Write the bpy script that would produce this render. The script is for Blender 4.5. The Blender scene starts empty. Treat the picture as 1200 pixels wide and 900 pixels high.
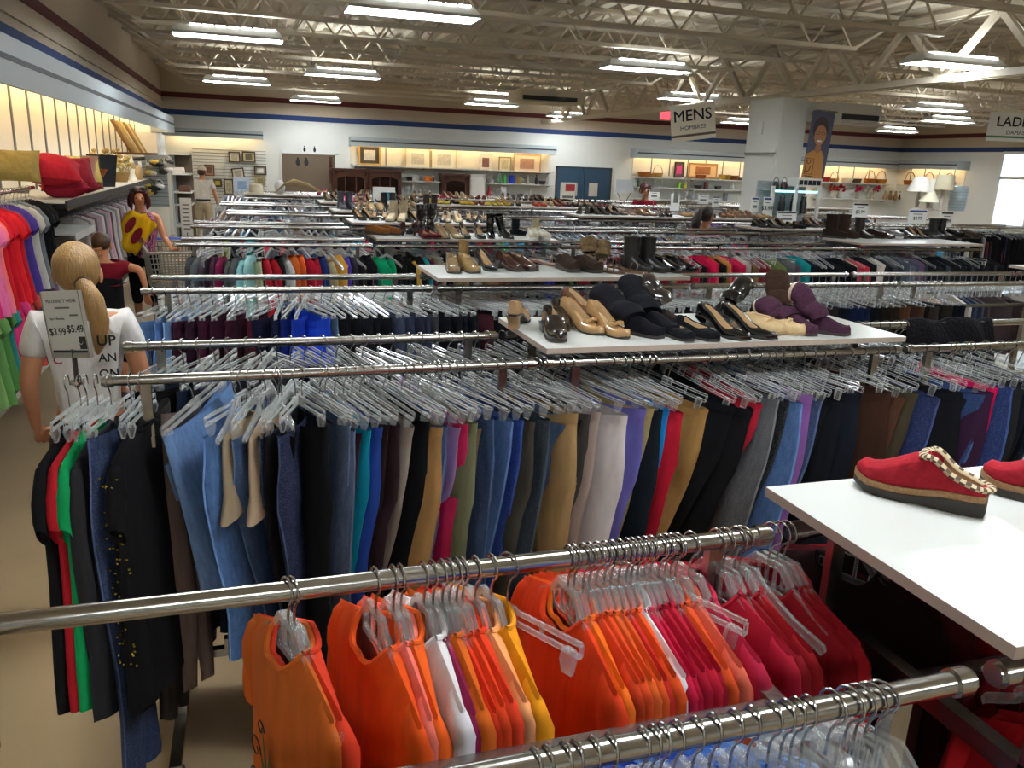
import bpy, math, random
from math import sin, cos, pi, radians, sqrt, exp
from mathutils import Vector, Matrix
random.seed(7)
S = bpy.context.scene
COL = S.collection
# ---------------------------------------------------------------- view
FPX = 947.734
RM = Matrix(((0.95348, 0.04026, -0.29875), (-0.29938, 0.26049, -0.91789), (0.04086, 0.96464, 0.26043)))
def _cam_axes():
    a = Vector((288-600, -(180-450), -FPX)).normalized()
    b = Vector((3600-600, -(310-450), -FPX)).normalized()
    b = (b - b.dot(a)*a).normalized()
    c = b.cross(a)
    return Matrix((b, a, c))
RM = _cam_axes()
EYE = Vector((0, 0, 2.1))
def ray(px, py): return RM @ Vector((px-600, -(py-450), -FPX))
def atz(px, py, z):
    d = ray(px, py); return EYE + d*((z-EYE.z)/d.z)
def aty(px, py, y):
    d = ray(px, py); return EYE + d*(y/d.y)
def atx(px, py, x):
    d = ray(px, py); return EYE + d*(x/d.x)
cam = bpy.data.cameras.new('camera'); cam.sensor_width = 36; cam.lens = FPX/1200*36
cam.clip_start = .05; cam.clip_end = 200
co = bpy.data.objects.new('camera', cam); COL.objects.link(co)
co.matrix_world = Matrix.Translation(EYE) @ RM.to_4x4(); S.camera = co
# ---------------------------------------------------------------- colour
def lin(h):
    if isinstance(h, str):
        h = h.lstrip('#'); c = [int(h[i:i+2], 16)/255 for i in (0, 2, 4)]
    else: c = h
    return tuple((x/12.92 if x <= .04045 else ((x+.055)/1.055)**2.4) for x in c) + (1,)
# ---------------------------------------------------------------- materials
def nodes(name):
    m = bpy.data.materials.new(name); m.use_nodes = True
    nt = m.node_tree; b = nt.nodes['Principled BSDF']
    return m, nt, b
def pm(name, col, rough=.5, metal=0, nscale=20, namt=.08, bump=0, bscale=None, spec=.5, alpha=1, stretch=(1, 1, 1), coat=0):
    m, nt, b = nodes(name)
    c = lin(col)
    tc = nt.nodes.new('ShaderNodeTexCoord'); mp = nt.nodes.new('ShaderNodeMapping')
    mp.inputs['Scale'].default_value = stretch
    nt.links.new(tc.outputs['Object'], mp.inputs['Vector'])
    n = nt.nodes.new('ShaderNodeTexNoise'); n.inputs['Scale'].default_value = nscale; n.inputs['Detail'].default_value = 4
    nt.links.new(mp.outputs['Vector'], n.inputs['Vector'])
    mx = nt.nodes.new('ShaderNodeMix'); mx.data_type = 'RGBA'
    mx.inputs['A'].default_value = tuple(x*(1-namt) for x in c[:3])+(1,)
    mx.inputs['B'].default_value = tuple(min(1, x*(1+namt)) for x in c[:3])+(1,)
    nt.links.new(n.outputs['Fac'], mx.inputs['Factor']); nt.links.new(mx.outputs['Result'], b.inputs['Base Color'])
    b.inputs['Roughness'].default_value = rough; b.inputs['Metallic'].default_value = metal
    b.inputs['Specular IOR Level'].default_value = spec; b.inputs['Alpha'].default_value = alpha
    b.inputs['Coat Weight'].default_value = coat
    if bump:
        n2 = nt.nodes.new('ShaderNodeTexNoise'); n2.inputs['Scale'].default_value = bscale or nscale*4; n2.inputs['Detail'].default_value = 5
        nt.links.new(mp.outputs['Vector'], n2.inputs['Vector'])
        bp = nt.nodes.new('ShaderNodeBump'); bp.inputs['Strength'].default_value = bump; bp.inputs['Distance'].default_value = .01
        nt.links.new(n2.outputs['Fac'], bp.inputs['Height']); nt.links.new(bp.outputs['Normal'], b.inputs['Normal'])
    return m
def oc(name, rough=.9, amt=.14, nscale=30, bump=.35, bscale=9, stretch=(1, 1, .25), spec=.15, sheen=.0, speck=0, metal=0, coat=0):
    """material whose colour is the object's own colour, with weave noise and soft folds"""
    m, nt, b = nodes(name)
    oi = nt.nodes.new('ShaderNodeObjectInfo')
    tc = nt.nodes.new('ShaderNodeTexCoord'); mp = nt.nodes.new('ShaderNodeMapping'); mp.inputs['Scale'].default_value = stretch
    ad = nt.nodes.new('ShaderNodeVectorMath'); ad.operation = 'ADD'
    rn = nt.nodes.new('ShaderNodeMath'); rn.operation = 'MULTIPLY'; rn.inputs[1].default_value = 37.
    nt.links.new(oi.outputs['Random'], rn.inputs[0])
    nt.links.new(tc.outputs['Object'], ad.inputs[0]); nt.links.new(rn.outputs[0], ad.inputs[1])
    nt.links.new(ad.outputs[0], mp.inputs['Vector'])
    n = nt.nodes.new('ShaderNodeTexNoise'); n.inputs['Scale'].default_value = nscale; n.inputs['Detail'].default_value = 6
    nt.links.new(mp.outputs['Vector'], n.inputs['Vector'])
    mr = nt.nodes.new('ShaderNodeMapRange'); mr.inputs['From Min'].default_value = .25; mr.inputs['From Max'].default_value = .75
    mr.inputs['To Min'].default_value = 1-amt; mr.inputs['To Max'].default_value = 1+amt
    nt.links.new(n.outputs['Fac'], mr.inputs['Value'])
    mu = nt.nodes.new('ShaderNodeVectorMath'); mu.operation = 'SCALE'
    nt.links.new(oi.outputs['Color'], mu.inputs[0]); nt.links.new(mr.outputs['Result'], mu.inputs['Scale'])
    out = mu.outputs[0]
    if speck:
        n3 = nt.nodes.new('ShaderNodeTexNoise'); n3.inputs['Scale'].default_value = 260; n3.inputs['Detail'].default_value = 2
        nt.links.new(tc.outputs['Object'], n3.inputs['Vector'])
        m3 = nt.nodes.new('ShaderNodeMix'); m3.data_type = 'RGBA'; m3.blend_type = 'SCREEN'
        r3 = nt.nodes.new('ShaderNodeMapRange'); r3.inputs['From Min'].default_value = .5; r3.inputs['From Max'].default_value = .75; r3.inputs['To Max'].default_value = speck
        nt.links.new(n3.outputs['Fac'], r3.inputs['Value']); nt.links.new(r3.outputs['Result'], m3.inputs['Factor'])
        nt.links.new(out, m3.inputs['A']); m3.inputs['B'].default_value = (.45, .5, .58, 1); out = m3.outputs['Result']
    nt.links.new(out, b.inputs['Base Color'])
    n2 = nt.nodes.new('ShaderNodeTexNoise'); n2.inputs['Scale'].default_value = bscale; n2.inputs['Detail'].default_value = 3
    nt.links.new(mp.outputs['Vector'], n2.inputs['Vector'])
    bp = nt.nodes.new('ShaderNodeBump'); bp.inputs['Strength'].default_value = bump; bp.inputs['Distance'].default_value = .03
    nt.links.new(n2.outputs['Fac'], bp.inputs['Height']); nt.links.new(bp.outputs['Normal'], b.inputs['Normal'])
    b.inputs['Roughness'].default_value = rough; b.inputs['Specular IOR Level'].default_value = spec
    b.inputs['Sheen Weight'].default_value = sheen; b.inputs['Metallic'].default_value = metal; b.inputs['Coat Weight'].default_value = coat
    return m
def emi(name, col, strength):
    m, nt, b = nodes(name)
    b.inputs['Base Color'].default_value = lin('#dddddd')
    b.inputs['Emission Color'].default_value = lin(col); b.inputs['Emission Strength'].default_value = strength
    n = nt.nodes.new('ShaderNodeTexNoise'); n.inputs['Scale'].default_value = 8
    mr = nt.nodes.new('ShaderNodeMapRange'); mr.inputs['To Min'].default_value = strength*.96; mr.inputs['To Max'].default_value = strength*1.04
    nt.links.new(n.outputs['Fac'], mr.inputs['Value']); nt.links.new(mr.outputs['Result'], b.inputs['Emission Strength'])
    return m
M = {}
M['cloth'] = oc('cloth', bump=.6); M['denim'] = oc('denim', amt=.22, nscale=70, speck=.13, bump=.4)
M['knit'] = oc('knit', amt=.2, nscale=120, bump=.5, bscale=60, stretch=(1, 1, 1))
M['leather'] = oc('leather', rough=.38, amt=.12, nscale=40, bump=.12, bscale=40, stretch=(1, 1, 1), spec=.5)
M['patent'] = oc('patent', rough=.12, amt=.05, nscale=10, bump=.05, bscale=14, stretch=(1, 1, 1), spec=.6, coat=.6)
M['suede'] = oc('suede', rough=.95, amt=.18, nscale=60, bump=.25, bscale=40, stretch=(1, 1, 1))
M['ceramic'] = oc('ceramic', rough=.25, amt=.04, nscale=8, bump=0, stretch=(1, 1, 1), spec=.5)
M['paint'] = oc('painted', rough=.5, amt=.05, nscale=10, bump=.02, stretch=(1, 1, 1), spec=.4)
M['wicker'] = oc('wicker', rough=.8, amt=.4, nscale=90, bump=.8, bscale=90, stretch=(1, 1, 3))
M['chrome'] = pm('chrome', '#b8b6b2', rough=.2, metal=1, nscale=12, namt=.06, stretch=(1, 1, 1))
M['steel'] = pm('worn_steel', '#a6a4a0', rough=.26, metal=1, nscale=30, namt=.2)
M['darksteel'] = pm('dark_steel', '#4a4644', rough=.35, metal=.9, nscale=30, namt=.2)
M['wire'] = pm('hook_wire', '#b4b2ae', rough=.22, metal=1, nscale=30, namt=.05)
def clearmat(name, lo, hi, col='#a6aaaa'):
    m = pm(name, col, rough=.08, nscale=30, namt=.04, spec=1.0)
    nt = m.node_tree; b = nt.nodes['Principled BSDF']
    lw = nt.nodes.new('ShaderNodeLayerWeight'); lw.inputs['Blend'].default_value = .45
    mr = nt.nodes.new('ShaderNodeMapRange'); mr.inputs['To Min'].default_value = lo; mr.inputs['To Max'].default_value = hi
    nt.links.new(lw.outputs['Facing'], mr.inputs['Value']); nt.links.new(mr.outputs['Result'], b.inputs['Alpha'])
    return m
M['clear'] = clearmat('clear_plastic', .08, .62, '#dde1e0'); M['smoke'] = clearmat('clear_plastic_hanger_mass', .2, .75, '#dadedd')
M['lam'] = pm('white_laminate', '#cccec9', rough=.28, nscale=3, namt=.02, spec=.5)
M['lamedge'] = pm('laminate_edge', '#b5a597', rough=.6, nscale=40, namt=.06)
M['wall'] = pm('wall_paint', '#dedfd9', rough=.85, nscale=1.5, namt=.03, bump=.05, bscale=80)
M['wallup'] = pm('upper_wall_paint', '#c4b5a0', rough=.85, nscale=1.5, namt=.04, bump=.05, bscale=80)
M['maroon'] = pm('maroon_stripe', '#5e2626', rough=.8, nscale=4, namt=.06)
M['blue'] = pm('blue_stripe', '#243d70', rough=.8, nscale=4, namt=.06)
M['val'] = pm('valance_laminate', '#a9b2b4', rough=.5, nscale=2, namt=.04)
M['valline'] = pm('valance_reveal', '#33363c', rough=.6, nscale=4, namt=.05)
M['panel'] = pm('display_panel', '#efe6d2', rough=.6, nscale=2, namt=.03)
M['ceil'] = pm('ceiling_paint', '#d6cbb6', rough=.8, nscale=3, namt=.05)
M['joist'] = pm('joist_paint', '#cfc5b1', rough=.6, nscale=6, namt=.06)
M['floor'] = pm('polished_concrete', '#a08a6a', rough=.32, nscale=1.6, namt=.16, bump=.02, bscale=60, spec=.4)
M['lamp'] = emi('fluorescent_lens', '#f4fbff', 44.0)
M['slot'] = emi('fixture_slot', '#f4fbff', 18.0)
M['house'] = pm('fixture_housing', '#c9cbc8', rough=.5, nscale=10, namt=.04)
M['tubew'] = emi('warm_tube', '#ffdca8', 24.0)
M['wood'] = pm('dark_cherry_wood', '#4a2a1c', rough=.4, nscale=6, namt=.3, stretch=(1, 1, 6), spec=.4)
M['brown'] = pm('brown_board', '#6a5a49', rough=.7, nscale=3, namt=.06)
M['bluedoor'] = pm('blue_door_paint', '#24435a', rough=.45, nscale=4, namt=.06)
M['white'] = pm('white_plastic', '#e2e2de', rough=.45, nscale=10, namt=.03)
M['black'] = pm('black_plastic', '#17171a', rough=.45, nscale=20, namt=.1)
M['grey'] = pm('grey_plastic', '#8f8b82', rough=.5, nscale=20, namt=.08)
M['ink'] = pm('printed_ink', '#1d1d22', rough=.7, nscale=50, namt=.05)
M['greyink'] = pm('faded_ink', '#6c6c6a', rough=.7, nscale=50, namt=.05)
M['redink'] = pm('red_ink', '#b5323a', rough=.7, nscale=50, namt=.05)
M['glass'] = pm('glass_shelf', '#cfe6e4', rough=.08, nscale=4, namt=.03, alpha=.35, spec=.8)
M['skin'] = pm('skin', '#b9805f', rough=.55, nscale=12, namt=.06, spec=.3)
M['hairblond'] = pm('blond_hair', '#a07c4c', rough=.38, nscale=26, namt=.5, bump=.5, bscale=30, stretch=(5, 5, .3))
M['hairbrown'] = pm('brown_hair', '#4c3322', rough=.45, nscale=55, namt=.4, bump=.5, bscale=60, stretch=(3, 3, .35))
M['hairred'] = pm('auburn_hair', '#47191a', rough=.4, nscale=55, namt=.5, bump=.5, bscale=60, stretch=(3, 3, .35))
M['hairdark'] = pm('dark_hair', '#2b1c18', rough=.4, nscale=55, namt=.4, bump=.5, bscale=60, stretch=(3, 3, .35))
M['fleece'] = pm('cream_fleece', '#d9cdb2', rough=.95, nscale=120, namt=.2, bump=.9, bscale=120)
M['cork'] = pm('cork', '#9a7450', rough=.85, nscale=220, namt=.5, bump=.3, bscale=200)
M['rubber'] = pm('dark_rubber', '#332e29', rough=.7, nscale=60, namt=.15)
M['tan'] = pm('tan_lining', '#a98a63', rough=.7, nscale=60, namt=.12)
M['cream'] = pm('cream_braid', '#c9b796', rough=.8, nscale=90, namt=.1)
M['brownbraid'] = pm('brown_braid', '#5a4433', rough=.8, nscale=90, namt=.1)
M['redexit'] = emi('exit_sign_red', '#ff3350', 1.6)
M['cyan'] = emi('showcase_light', '#8fe8f0', 2.2)
M['sky'] = None

# ---------------------------------------------------------------- mesh helper
class MB:
    def __init__(s): s.v = []; s.f = []; s.m = []
    def add(s, vs, fs, mi=0):
        n = len(s.v); s.v += [tuple(v) for v in vs]
        for f in fs: s.f.append([i+n for i in f])
        s.m += ([mi]*len(fs) if isinstance(mi, int) else list(mi)); return s
    def box(s, x0, x1, y0, y1, z0, z1, mi=0):
        if x0 > x1: x0, x1 = x1, x0
        if y0 > y1: y0, y1 = y1, y0
        if z0 > z1: z0, z1 = z1, z0
        vs = [(x, y, z) for z in (z0, z1) for y in (y0, y1) for x in (x0, x1)]
        return s.add(vs, [(0, 2, 3, 1), (4, 5, 7, 6), (0, 1, 5, 4), (2, 6, 7, 3), (1, 3, 7, 5), (0, 4, 6, 2)], mi)
    def loft(s, rings, closed=True, cap0=True, cap1=True, mi=0):
        n = len(rings[0]); vs = [p for r in rings for p in r]; fs = []; mm = []
        k = n if closed else n-1
        for i in range(len(rings)-1):
            for j in range(k):
                a = i*n+j; b = i*n+(j+1) % n
                fs.append((a, b, b+n, a+n)); mm.append(mi if isinstance(mi, int) else mi(i, j))
        if closed and cap0: fs.append(tuple(range(n-1, -1, -1))); mm.append(mi if isinstance(mi, int) else mi(0, 0))
        if closed and cap1: fs.append(tuple((len(rings)-1)*n+j for j in range(n))); mm.append(mi if isinstance(mi, int) else mi(len(rings)-2, 0))
        return s.add(vs, fs, mm)
    def tube(s, pts, r, n=8, mi=0, cap=True, flat=None):
        pts = [Vector(p) for p in pts]; rings = []
        up = None
        for i, p in enumerate(pts):
            t = (pts[min(i+1, len(pts)-1)]-pts[max(i-1, 0)]).normalized()
            if up is None:
                up = Vector((0, 0, 1)) if abs(t.z) < .9 else Vector((0, 1, 0))
            a = t.cross(up); a = a.normalized() if a.length > 1e-6 else Vector((1, 0, 0))
            b = a.cross(t).normalized(); up = b
            rr = r[i] if isinstance(r, (list, tuple)) else r
            ra, rb = (rr*flat[0], rr*flat[1]) if flat else (rr, rr)
            rings.append([p+a*ra*cos(2*pi*j/n)+b*rb*sin(2*pi*j/n) for j in range(n)])
        return s.loft(rings, True, cap, cap, mi)
    def bar(s, p, q, w=.03, h=None, mi=0):
        h = h or w; p = Vector(p); q = Vector(q); t = (q-p).normalized()
        up = Vector((0, 0, 1)) if abs(t.z) < .9 else Vector((0, 1, 0))
        a = t.cross(up).normalized(); b = a.cross(t)
        rg = [[o+a*x*w/2+b*y*h/2 for x, y in ((-1, -1), (1, -1), (1, 1), (-1, 1))] for o in (p, q)]
        return s.loft(rg, True, True, True, mi)
    def lathe(s, prof, n=14, c=(0, 0), mi=0, cap=True, z0=0):
        rings = [[(c[0]+r*cos(2*pi*j/n), c[1]+r*sin(2*pi*j/n), z+z0) for j in range(n)] for r, z in prof]
        return s.loft(rings, True, cap, cap, mi)
    def ell(s, c, r, n=14, k=8, mi=0):
        c = Vector(c)
        rings = []
        for i in range(k+1):
            a = -pi/2+pi*i/k; q = max(cos(a), .02)
            rings.append([(c.x+r[0]*q*cos(2*pi*j/n), c.y+r[1]*q*sin(2*pi*j/n), c.z+r[2]*sin(a)) for j in range(n)])
        return s.loft(rings, True, True, True, mi)
    def poly(s, pts, mi=0): return s.add(pts, [tuple(range(len(pts)))], mi)
    def ext(s, pts, d, mi=0):
        d = Vector(d); return s.loft([[Vector(p) for p in pts], [Vector(p)+d for p in pts]], True, True, True, mi)
    def mesh(s, name, mats, smooth=40):
        me = bpy.data.meshes.new(name); me.from_pydata(s.v, [], s.f)
        for m in (mats if isinstance(mats, (list, tuple)) else [mats]): me.materials.append(M[m] if isinstance(m, str) else m)
        me.polygons.foreach_set('material_index', s.m)
        if smooth:
            me.polygons.foreach_set('use_smooth', [True]*len(me.polygons))
            me.set_sharp_from_angle(angle=radians(smooth))
        me.update(); return me
    def build(s, name, mats, parent=None, smooth=40, color=None):
        return obj(name, s.mesh(name, mats, smooth), parent, color)
def obj(name, me, parent=None, color=None):
    o = bpy.data.objects.new(name, me); COL.objects.link(o)
    if parent: o.parent = parent
    if color: o.color = lin(color)
    return o
LABELS = {}
def tag(o, label, cat, group=None, kind=None):
    o['label'] = label; o['category'] = cat
    if group: o['group'] = group
    if kind: o['kind'] = kind
    LABELS.setdefault(label.lower(), []).append((o.name, group))
    n = len(label.replace('-', ' ').split())
    if n > 16 or n < 4: print('LABEL LENGTH', n, label)
    return o
def empty(name, loc=(0, 0, 0), rz=0):
    o = bpy.data.objects.new(name, None); COL.objects.link(o); o.empty_display_size = .05
    o.location = loc; o.rotation_euler = (0, 0, rz); return o
def struct(o): o['kind'] = 'structure'; return o
def text(name, body, size, mat, parent, loc, rot, align='CENTER', ext=.0006, sx=1, bold=.012):
    c = bpy.data.curves.new(name, 'FONT'); c.body = body; c.size = size; c.align_x = align; c.align_y = 'CENTER'
    c.extrude = ext; c.resolution_u = 3
    o = bpy.data.objects.new(name, c); COL.objects.link(o); bpy.context.view_layer.update()
    m = bpy.data.meshes.new_from_object(o.evaluated_get(bpy.context.evaluated_depsgraph_get()))
    vs = [v.co.copy() for v in m.vertices]; fs = [list(f.vertices) for f in m.polygons]
    bpy.data.objects.remove(o); bpy.data.curves.remove(c); bpy.data.meshes.remove(m)
    b = MB()
    for d in ((-bold, 0), (bold, 0), (0, bold), (0, -bold)): b.add([(v.x+d[0]*size, v.y+d[1]*size, v.z) for v in vs], fs)
    q = b.build(name, mat, parent, 0); q.location = loc; q.rotation_euler = rot; q.scale = (sx, 1, 1)
    return q
def ordinal(i):
    w = ['first', 'second', 'third', 'fourth', 'fifth', 'sixth', 'seventh', 'eighth', 'ninth', 'tenth', 'eleventh', 'twelfth', 'thirteenth', 'fourteenth', 'fifteenth', 'sixteenth', 'seventeenth', 'eighteenth', 'nineteenth', 'twentieth']
    return w[i] if i < 20 else ('twenty-'+w[i-20] if i < 29 else ('thirtieth' if i == 29 else 'thirty-'+w[i-30]))
# ================================================================ the room
LW, RW, BW, FW, HC = -1.95, 21.0, 23.0, -5.0, 4.18
o = MB().box(LW-.2, RW+.2, FW-.2, BW+.2, -.1, 0).build('floor', 'floor'); struct(o)
b = MB(); p = .30
prof = []
x = LW
while x < RW:
    prof += [(x, 4.18), (x+.10, 4.18), (x+.14, 4.13), (x+.26, 4.13)]; x += p
b.loft([[(x, FW, z) for x, z in prof], [(x, BW, z) for x, z in prof]], closed=False)
b.box(LW-.2, RW+.2, FW-.2, BW+.2, 4.2, 4.3)
struct(b.build('ceiling', 'ceil', smooth=0))
# walls: lower paint to 2.98, upper paint above
def wall(name, x0, x1, y0, y1, hole=None):
    b = MB()
    if hole:
        (ya, yb, za, zb) = hole
        b.box(x0, x1, y0, ya, 0, 2.98); b.box(x0, x1, yb, y1, 0, 2.98); b.box(x0, x1, ya, yb, 0, za)
        b.box(x0, x1, y0, y1, 2.98, 4.2, 1) if zb <= 2.98 else None
        if zb < 2.98: b.box(x0, x1, ya, yb, zb, 2.98)
    else:
        b.box(x0, x1, y0, y1, 0, 2.98); b.box(x0, x1, y0, y1, 2.98, 4.2, 1)
    return struct(b.build(name, ['wall', 'wallup'], smooth=0))
wall('wall_left', LW-.2, LW, FW, BW)
wall('wall_back', LW-.2, RW+.2, BW, BW+.2)
wall('wall_front', LW-.2, RW+.2, FW-.2, FW)
WY0, WY1, WZ0, WZ1 = 15.6, 19.0, .9, 2.95
wall('wall_right', RW, RW+.2, FW, BW, (WY0, WY1, WZ0, WZ1))
k = 1
for z0, z1, m in ((2.98, 3.11, 'blue'), (3.40, 3.52, 'maroon'), (3.20, 3.29, 'wallup')):
    t = .012 if m != 'wallup' else .03
    struct(MB().box(LW, LW+t, FW, BW, z0, z1).build('trim_%d' % k, m, smooth=0)); k += 1
    struct(MB().box(LW, RW, BW-t, BW, z0, z1).build('trim_%d' % k, m, smooth=0)); k += 1
    struct(MB().box(RW-t, RW, FW, BW, z0, z1).build('trim_%d' % k, m, smooth=0)); k += 1
# window
wn = MB()
for y in (WY0, (WY0*2+WY1)/3, (WY0+2*WY1)/3, WY1): wn.box(RW-.02, RW+.08, y-.05, y+.05, WZ0, WZ1)
for z in (WZ0, 2.25, WZ1): wn.box(RW-.02, RW+.08, WY0, WY1, z-.04, z+.04)
w = struct(wn.build('window_1', 'white', smooth=0))
MB().box(RW+.02, RW+.03, WY0, WY1, WZ0, WZ1).build('pane', pm('window_glass', '#dff2f6', rough=.05, alpha=.08, spec=.5, namt=.01), w, smooth=0)
MB().box(RW-.12, RW+.1, WY0-.06, WY1+.06, WZ0-.08, WZ0-.03).build('sill', 'white', w, smooth=0)
# joists: two chords and a zigzag web, each one its own object
def truss_mesh(x0, x1, zt, zb, name, chord=.05, pitch=.62, web=.022):
    b = MB()
    for dy in (-.03, .03):
        b.box(x0, x1, dy-.018, dy+.018, zt-.045, zt); b.box(x0+.7, x1-.7, dy-.018, dy+.018, zb, zb+chord)
    b.bar((x0+.02, 0, zt-.02), (x0+.72, 0, zb+.03), web*1.4); b.bar((x1-.02, 0, zt-.02), (x1-.72, 0, zb+.03), web*1.4)
    x = x0+.7; up = True
    while x+pitch/2 < x1-.6:
        b.bar((x, 0, zb+.03 if up else zt-.02), (x+pitch/2, 0, zt-.02 if up else zb+.03), web); x += pitch/2; up = not up
    return b.mesh(name, 'joist', smooth=0)
jm = truss_mesh(LW+.01, 8.2, 4.12, 3.66, 'ceiling_joist'); jm2 = truss_mesh(8.2, RW-.01, 4.12, 3.66, 'ceiling_joist')
y = 2.2
while y < 22.6:
    for m in (jm, jm2):
        o = obj('ceiling_joist', m); o.location = (0, y, 0); struct(o)
    y += 1.42
g = MB()
for dx in (-.07, .07):
    g.box(8.2+dx-.03, 8.2+dx+.03, FW, BW, 3.26, 3.34); g.box(8.2+dx-.03, 8.2+dx+.03, FW, BW, 3.98, 4.05)
y = 0.; up = True
while y < 22:
    g.bar((8.2, y, 3.3 if up else 4.0), (8.2, y+.71, 4.0 if up else 3.3), .07); y += .71; up = not up
struct(g.build('ceiling_girder', 'joist', smooth=0))
# column with its boxed soffit
c = MB().box(8.0, 8.46, 11.4, 12.3, 0, 3.26)
c.box(8.46, 9.4, 11.75, 12.3, 2.95, 3.26)
c = struct(c.build('column', 'wall', smooth=0))
MB().bar((7.965, 11.42, 2.42), (7.965, 12.26, 2.42), .03).build('rail', 'grey', c)
MB().box(7.97, 8.0, 11.86, 11.98, 2.72, 2.92).build('control_box', 'white', c)
MB().box(7.985, 8.0, 11.45, 11.48, 1.6, 2.5).build('conduit', 'white', c)
# ---------------------------------------------------------------- ceiling lights
hb = MB()
L2, W2 = .61, .19
hb.loft([[(-L2, -W2, 0), (L2, -W2, 0), (L2, W2, 0), (-L2, W2, 0)], [(-L2, -W2, .03), (L2, -W2, .03), (L2, W2, .03), (-L2, W2, .03)],
         [(-L2+.05, -.09, .11), (L2-.05, -.09, .11), (L2-.05, .09, .11), (-L2+.05, .09, .11)]], True, False, True)
house_me = hb.mesh('housing', 'house', 0)
lens_me = MB().box(-L2+.03, L2-.03, -W2+.025, W2-.025, .004, .02).mesh('lens', 'lamp', 0)
slot_me = MB().box(-.055, .055, -.098, .098, .095, .122).mesh('slot', 'slot', 0)
rod_me = MB().tube([(0, 0, .11), (0, 0, .3)], .006, 5).mesh('hanger_rod', 'steel')
LIGHTS = [(1.54, 8.1, 'over the shoe shelves of the blouse rack'), (-.13, 10.8, 'above the aisle near the left display wall'), (1.6, 14.6, 'hanging beyond the second ceiling joists in the middle'),
          (-.1, 17.4, 'above the far end of the aisle'), (1.7, 21.6, 'just before the dark board on the back wall'), (5.25, 10.7, 'above the girl in pink'),
          (8.1, 14.5, 'behind the MENS sign'), (5.5, 19.1, 'before the blue double door to its aisle side'), (8.5, 21.8, 'directly above the blue double door'), (12.9, 20.1, 'partly hidden behind the white column'),
          (7.95, 8.1, 'large and close beside the girder'), (12.6, 13.1, 'over the far black clothes racks'), (15.3, 15.5, 'over the lamps shelf by the window'), (17.7, 19.7, 'farthest, near the corner of the back wall'),
          (1.5, 1.4, ''), (-.1, 4.1, ''), (5.2, 4.0, ''), (8.1, 1.4, ''), (12.6, 6.4, ''), (4.4, -2.2, ''), (-.2, -2.4, ''), (15.4, 9.0, ''), (17.8, 3.5, ''), (17.7, 13.2, '')]
for i, (x, y, lb) in enumerate(LIGHTS):
    t = empty('ceiling_light', (x, y, 3.40))
    tag(t, ('slotted fluorescent fixture ' + lb) if lb else 'slotted fluorescent fixture high over the racks nearest the viewer', 'light', 'fluorescent fixtures on the ceiling' if lb else 'fluorescent fixtures overhead')
    obj('housing', house_me, t); obj('lens', lens_me, t)
    for s in range(7):
        q = obj('slot', slot_me, t); q.location = (-.42+.14*s+.06, 0, 0)
    for s in (-.5, .5):
        q = obj('hanger_rod', rod_me, t); q.location = (s, 0, 0)
# ---------------------------------------------------------------- valances with warm tubes, panels, shelves
def valance_x(name, x0, x1, yw, d, z0, z1):
    b = MB().box(x0, x1, yw-d, yw-d+.03, z0, z1).box(x0, x1, yw-d+.03, yw, z1-.03, z1).box(x0, x0+.03, yw-d+.03, yw, z0, z1-.03).box(x1-.03, x1, yw-d+.03, yw, z0, z1-.03)
    v = struct(b.build(name, 'val', smooth=0))
    zm = z0+(z1-z0)*.55
    MB().box(x0-.002, x1+.002, yw-d-.006, yw-d, zm-.018, zm+.018).build('reveal_strip', 'valline', v, smooth=0)
    n = max(1, int((x1-x0)/1.3))
    for i in range(n):
        xa = x0+.1+(x1-x0-.2)/n*i
        MB().tube([(xa+.05, yw-d*.6, z1-.08), (xa+(x1-x0-.2)/n-.05, yw-d*.6, z1-.08)], .02, 8).build('fluorescent_tube', 'tubew', v)
    return v
def valance_y(name, xw, sgn, d, y0, y1, z0, z1):
    xf = xw+sgn*d
    b = MB().box(xf, xf-sgn*.03, y0, y1, z0, z1).box(xf-sgn*.03, xw, y0, y1, z1-.03, z1).box(xf-sgn*.03, xw, y1-.03, y1, z0, z1-.03).box(xf-sgn*.03, xw, y0, y0+.03, z0, z1-.03)
    v = struct(b.build(name, 'val', smooth=0))
    zm = z0+(z1-z0)*.55
    MB().box(xf, xf+sgn*.006, y0-.002, y1+.002, zm-.018, zm+.018).build('reveal_strip', 'valline', v, smooth=0)
    n = max(1, int((y1-y0)/1.3))
    for i in range(n):
        ya = y0+.1+(y1-y0-.2)/n*i
        MB().tube([(xw+sgn*d*.6, ya+.05, z1-.08), (xw+sgn*d*.6, ya+(y1-y0-.2)/n-.05, z1-.08)], .02, 8).build('fluorescent_tube', 'tubew', v)
    return v
valance_y('trim_10', LW, 1, .48, 3.6, 20.0, 2.48, 2.80)
valance_x('trim_11', LW, .44, BW, .45, 2.46, 2.66)
valance_x('trim_12', 2.65, 8.45, BW, .5, 2.40, 2.64)
valance_x('trim_13', 11.0, 20.5, BW, .5, 2.42, 2.68)
valance_y('trim_14', RW, -1, .5, 20.1, BW-.5, 2.44, 2.70)
def panels_x(name, x0, x1, yw, z0, z1, step):
    v = struct(MB().box(x0, x1, yw-.02, yw, z0, z1).build(name, 'panel', smooth=0))
    n = int(round((x1-x0)/step))
    for i in range(1, n):
        xx = x0+(x1-x0)*i/n
        MB().box(xx-.014, xx+.014, yw-.03, yw-.02, z0, z1).build('standard', 'greyink', v, smooth=0)
v = struct(MB().box(LW, LW+.02, 2.5, 17.3, 1.2, 2.78).build('trim_15', 'panel', smooth=0))
for i in range(22):
    yy = 4.1+i*.61
    MB().box(LW+.02, LW+.032, yy-.02, yy+.02, 1.2, 2.78).build('standard', 'greyink', v, smooth=0)
panels_x('trim_16', 2.7, 8.4, BW, 1.93, 2.62, .95)
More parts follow.
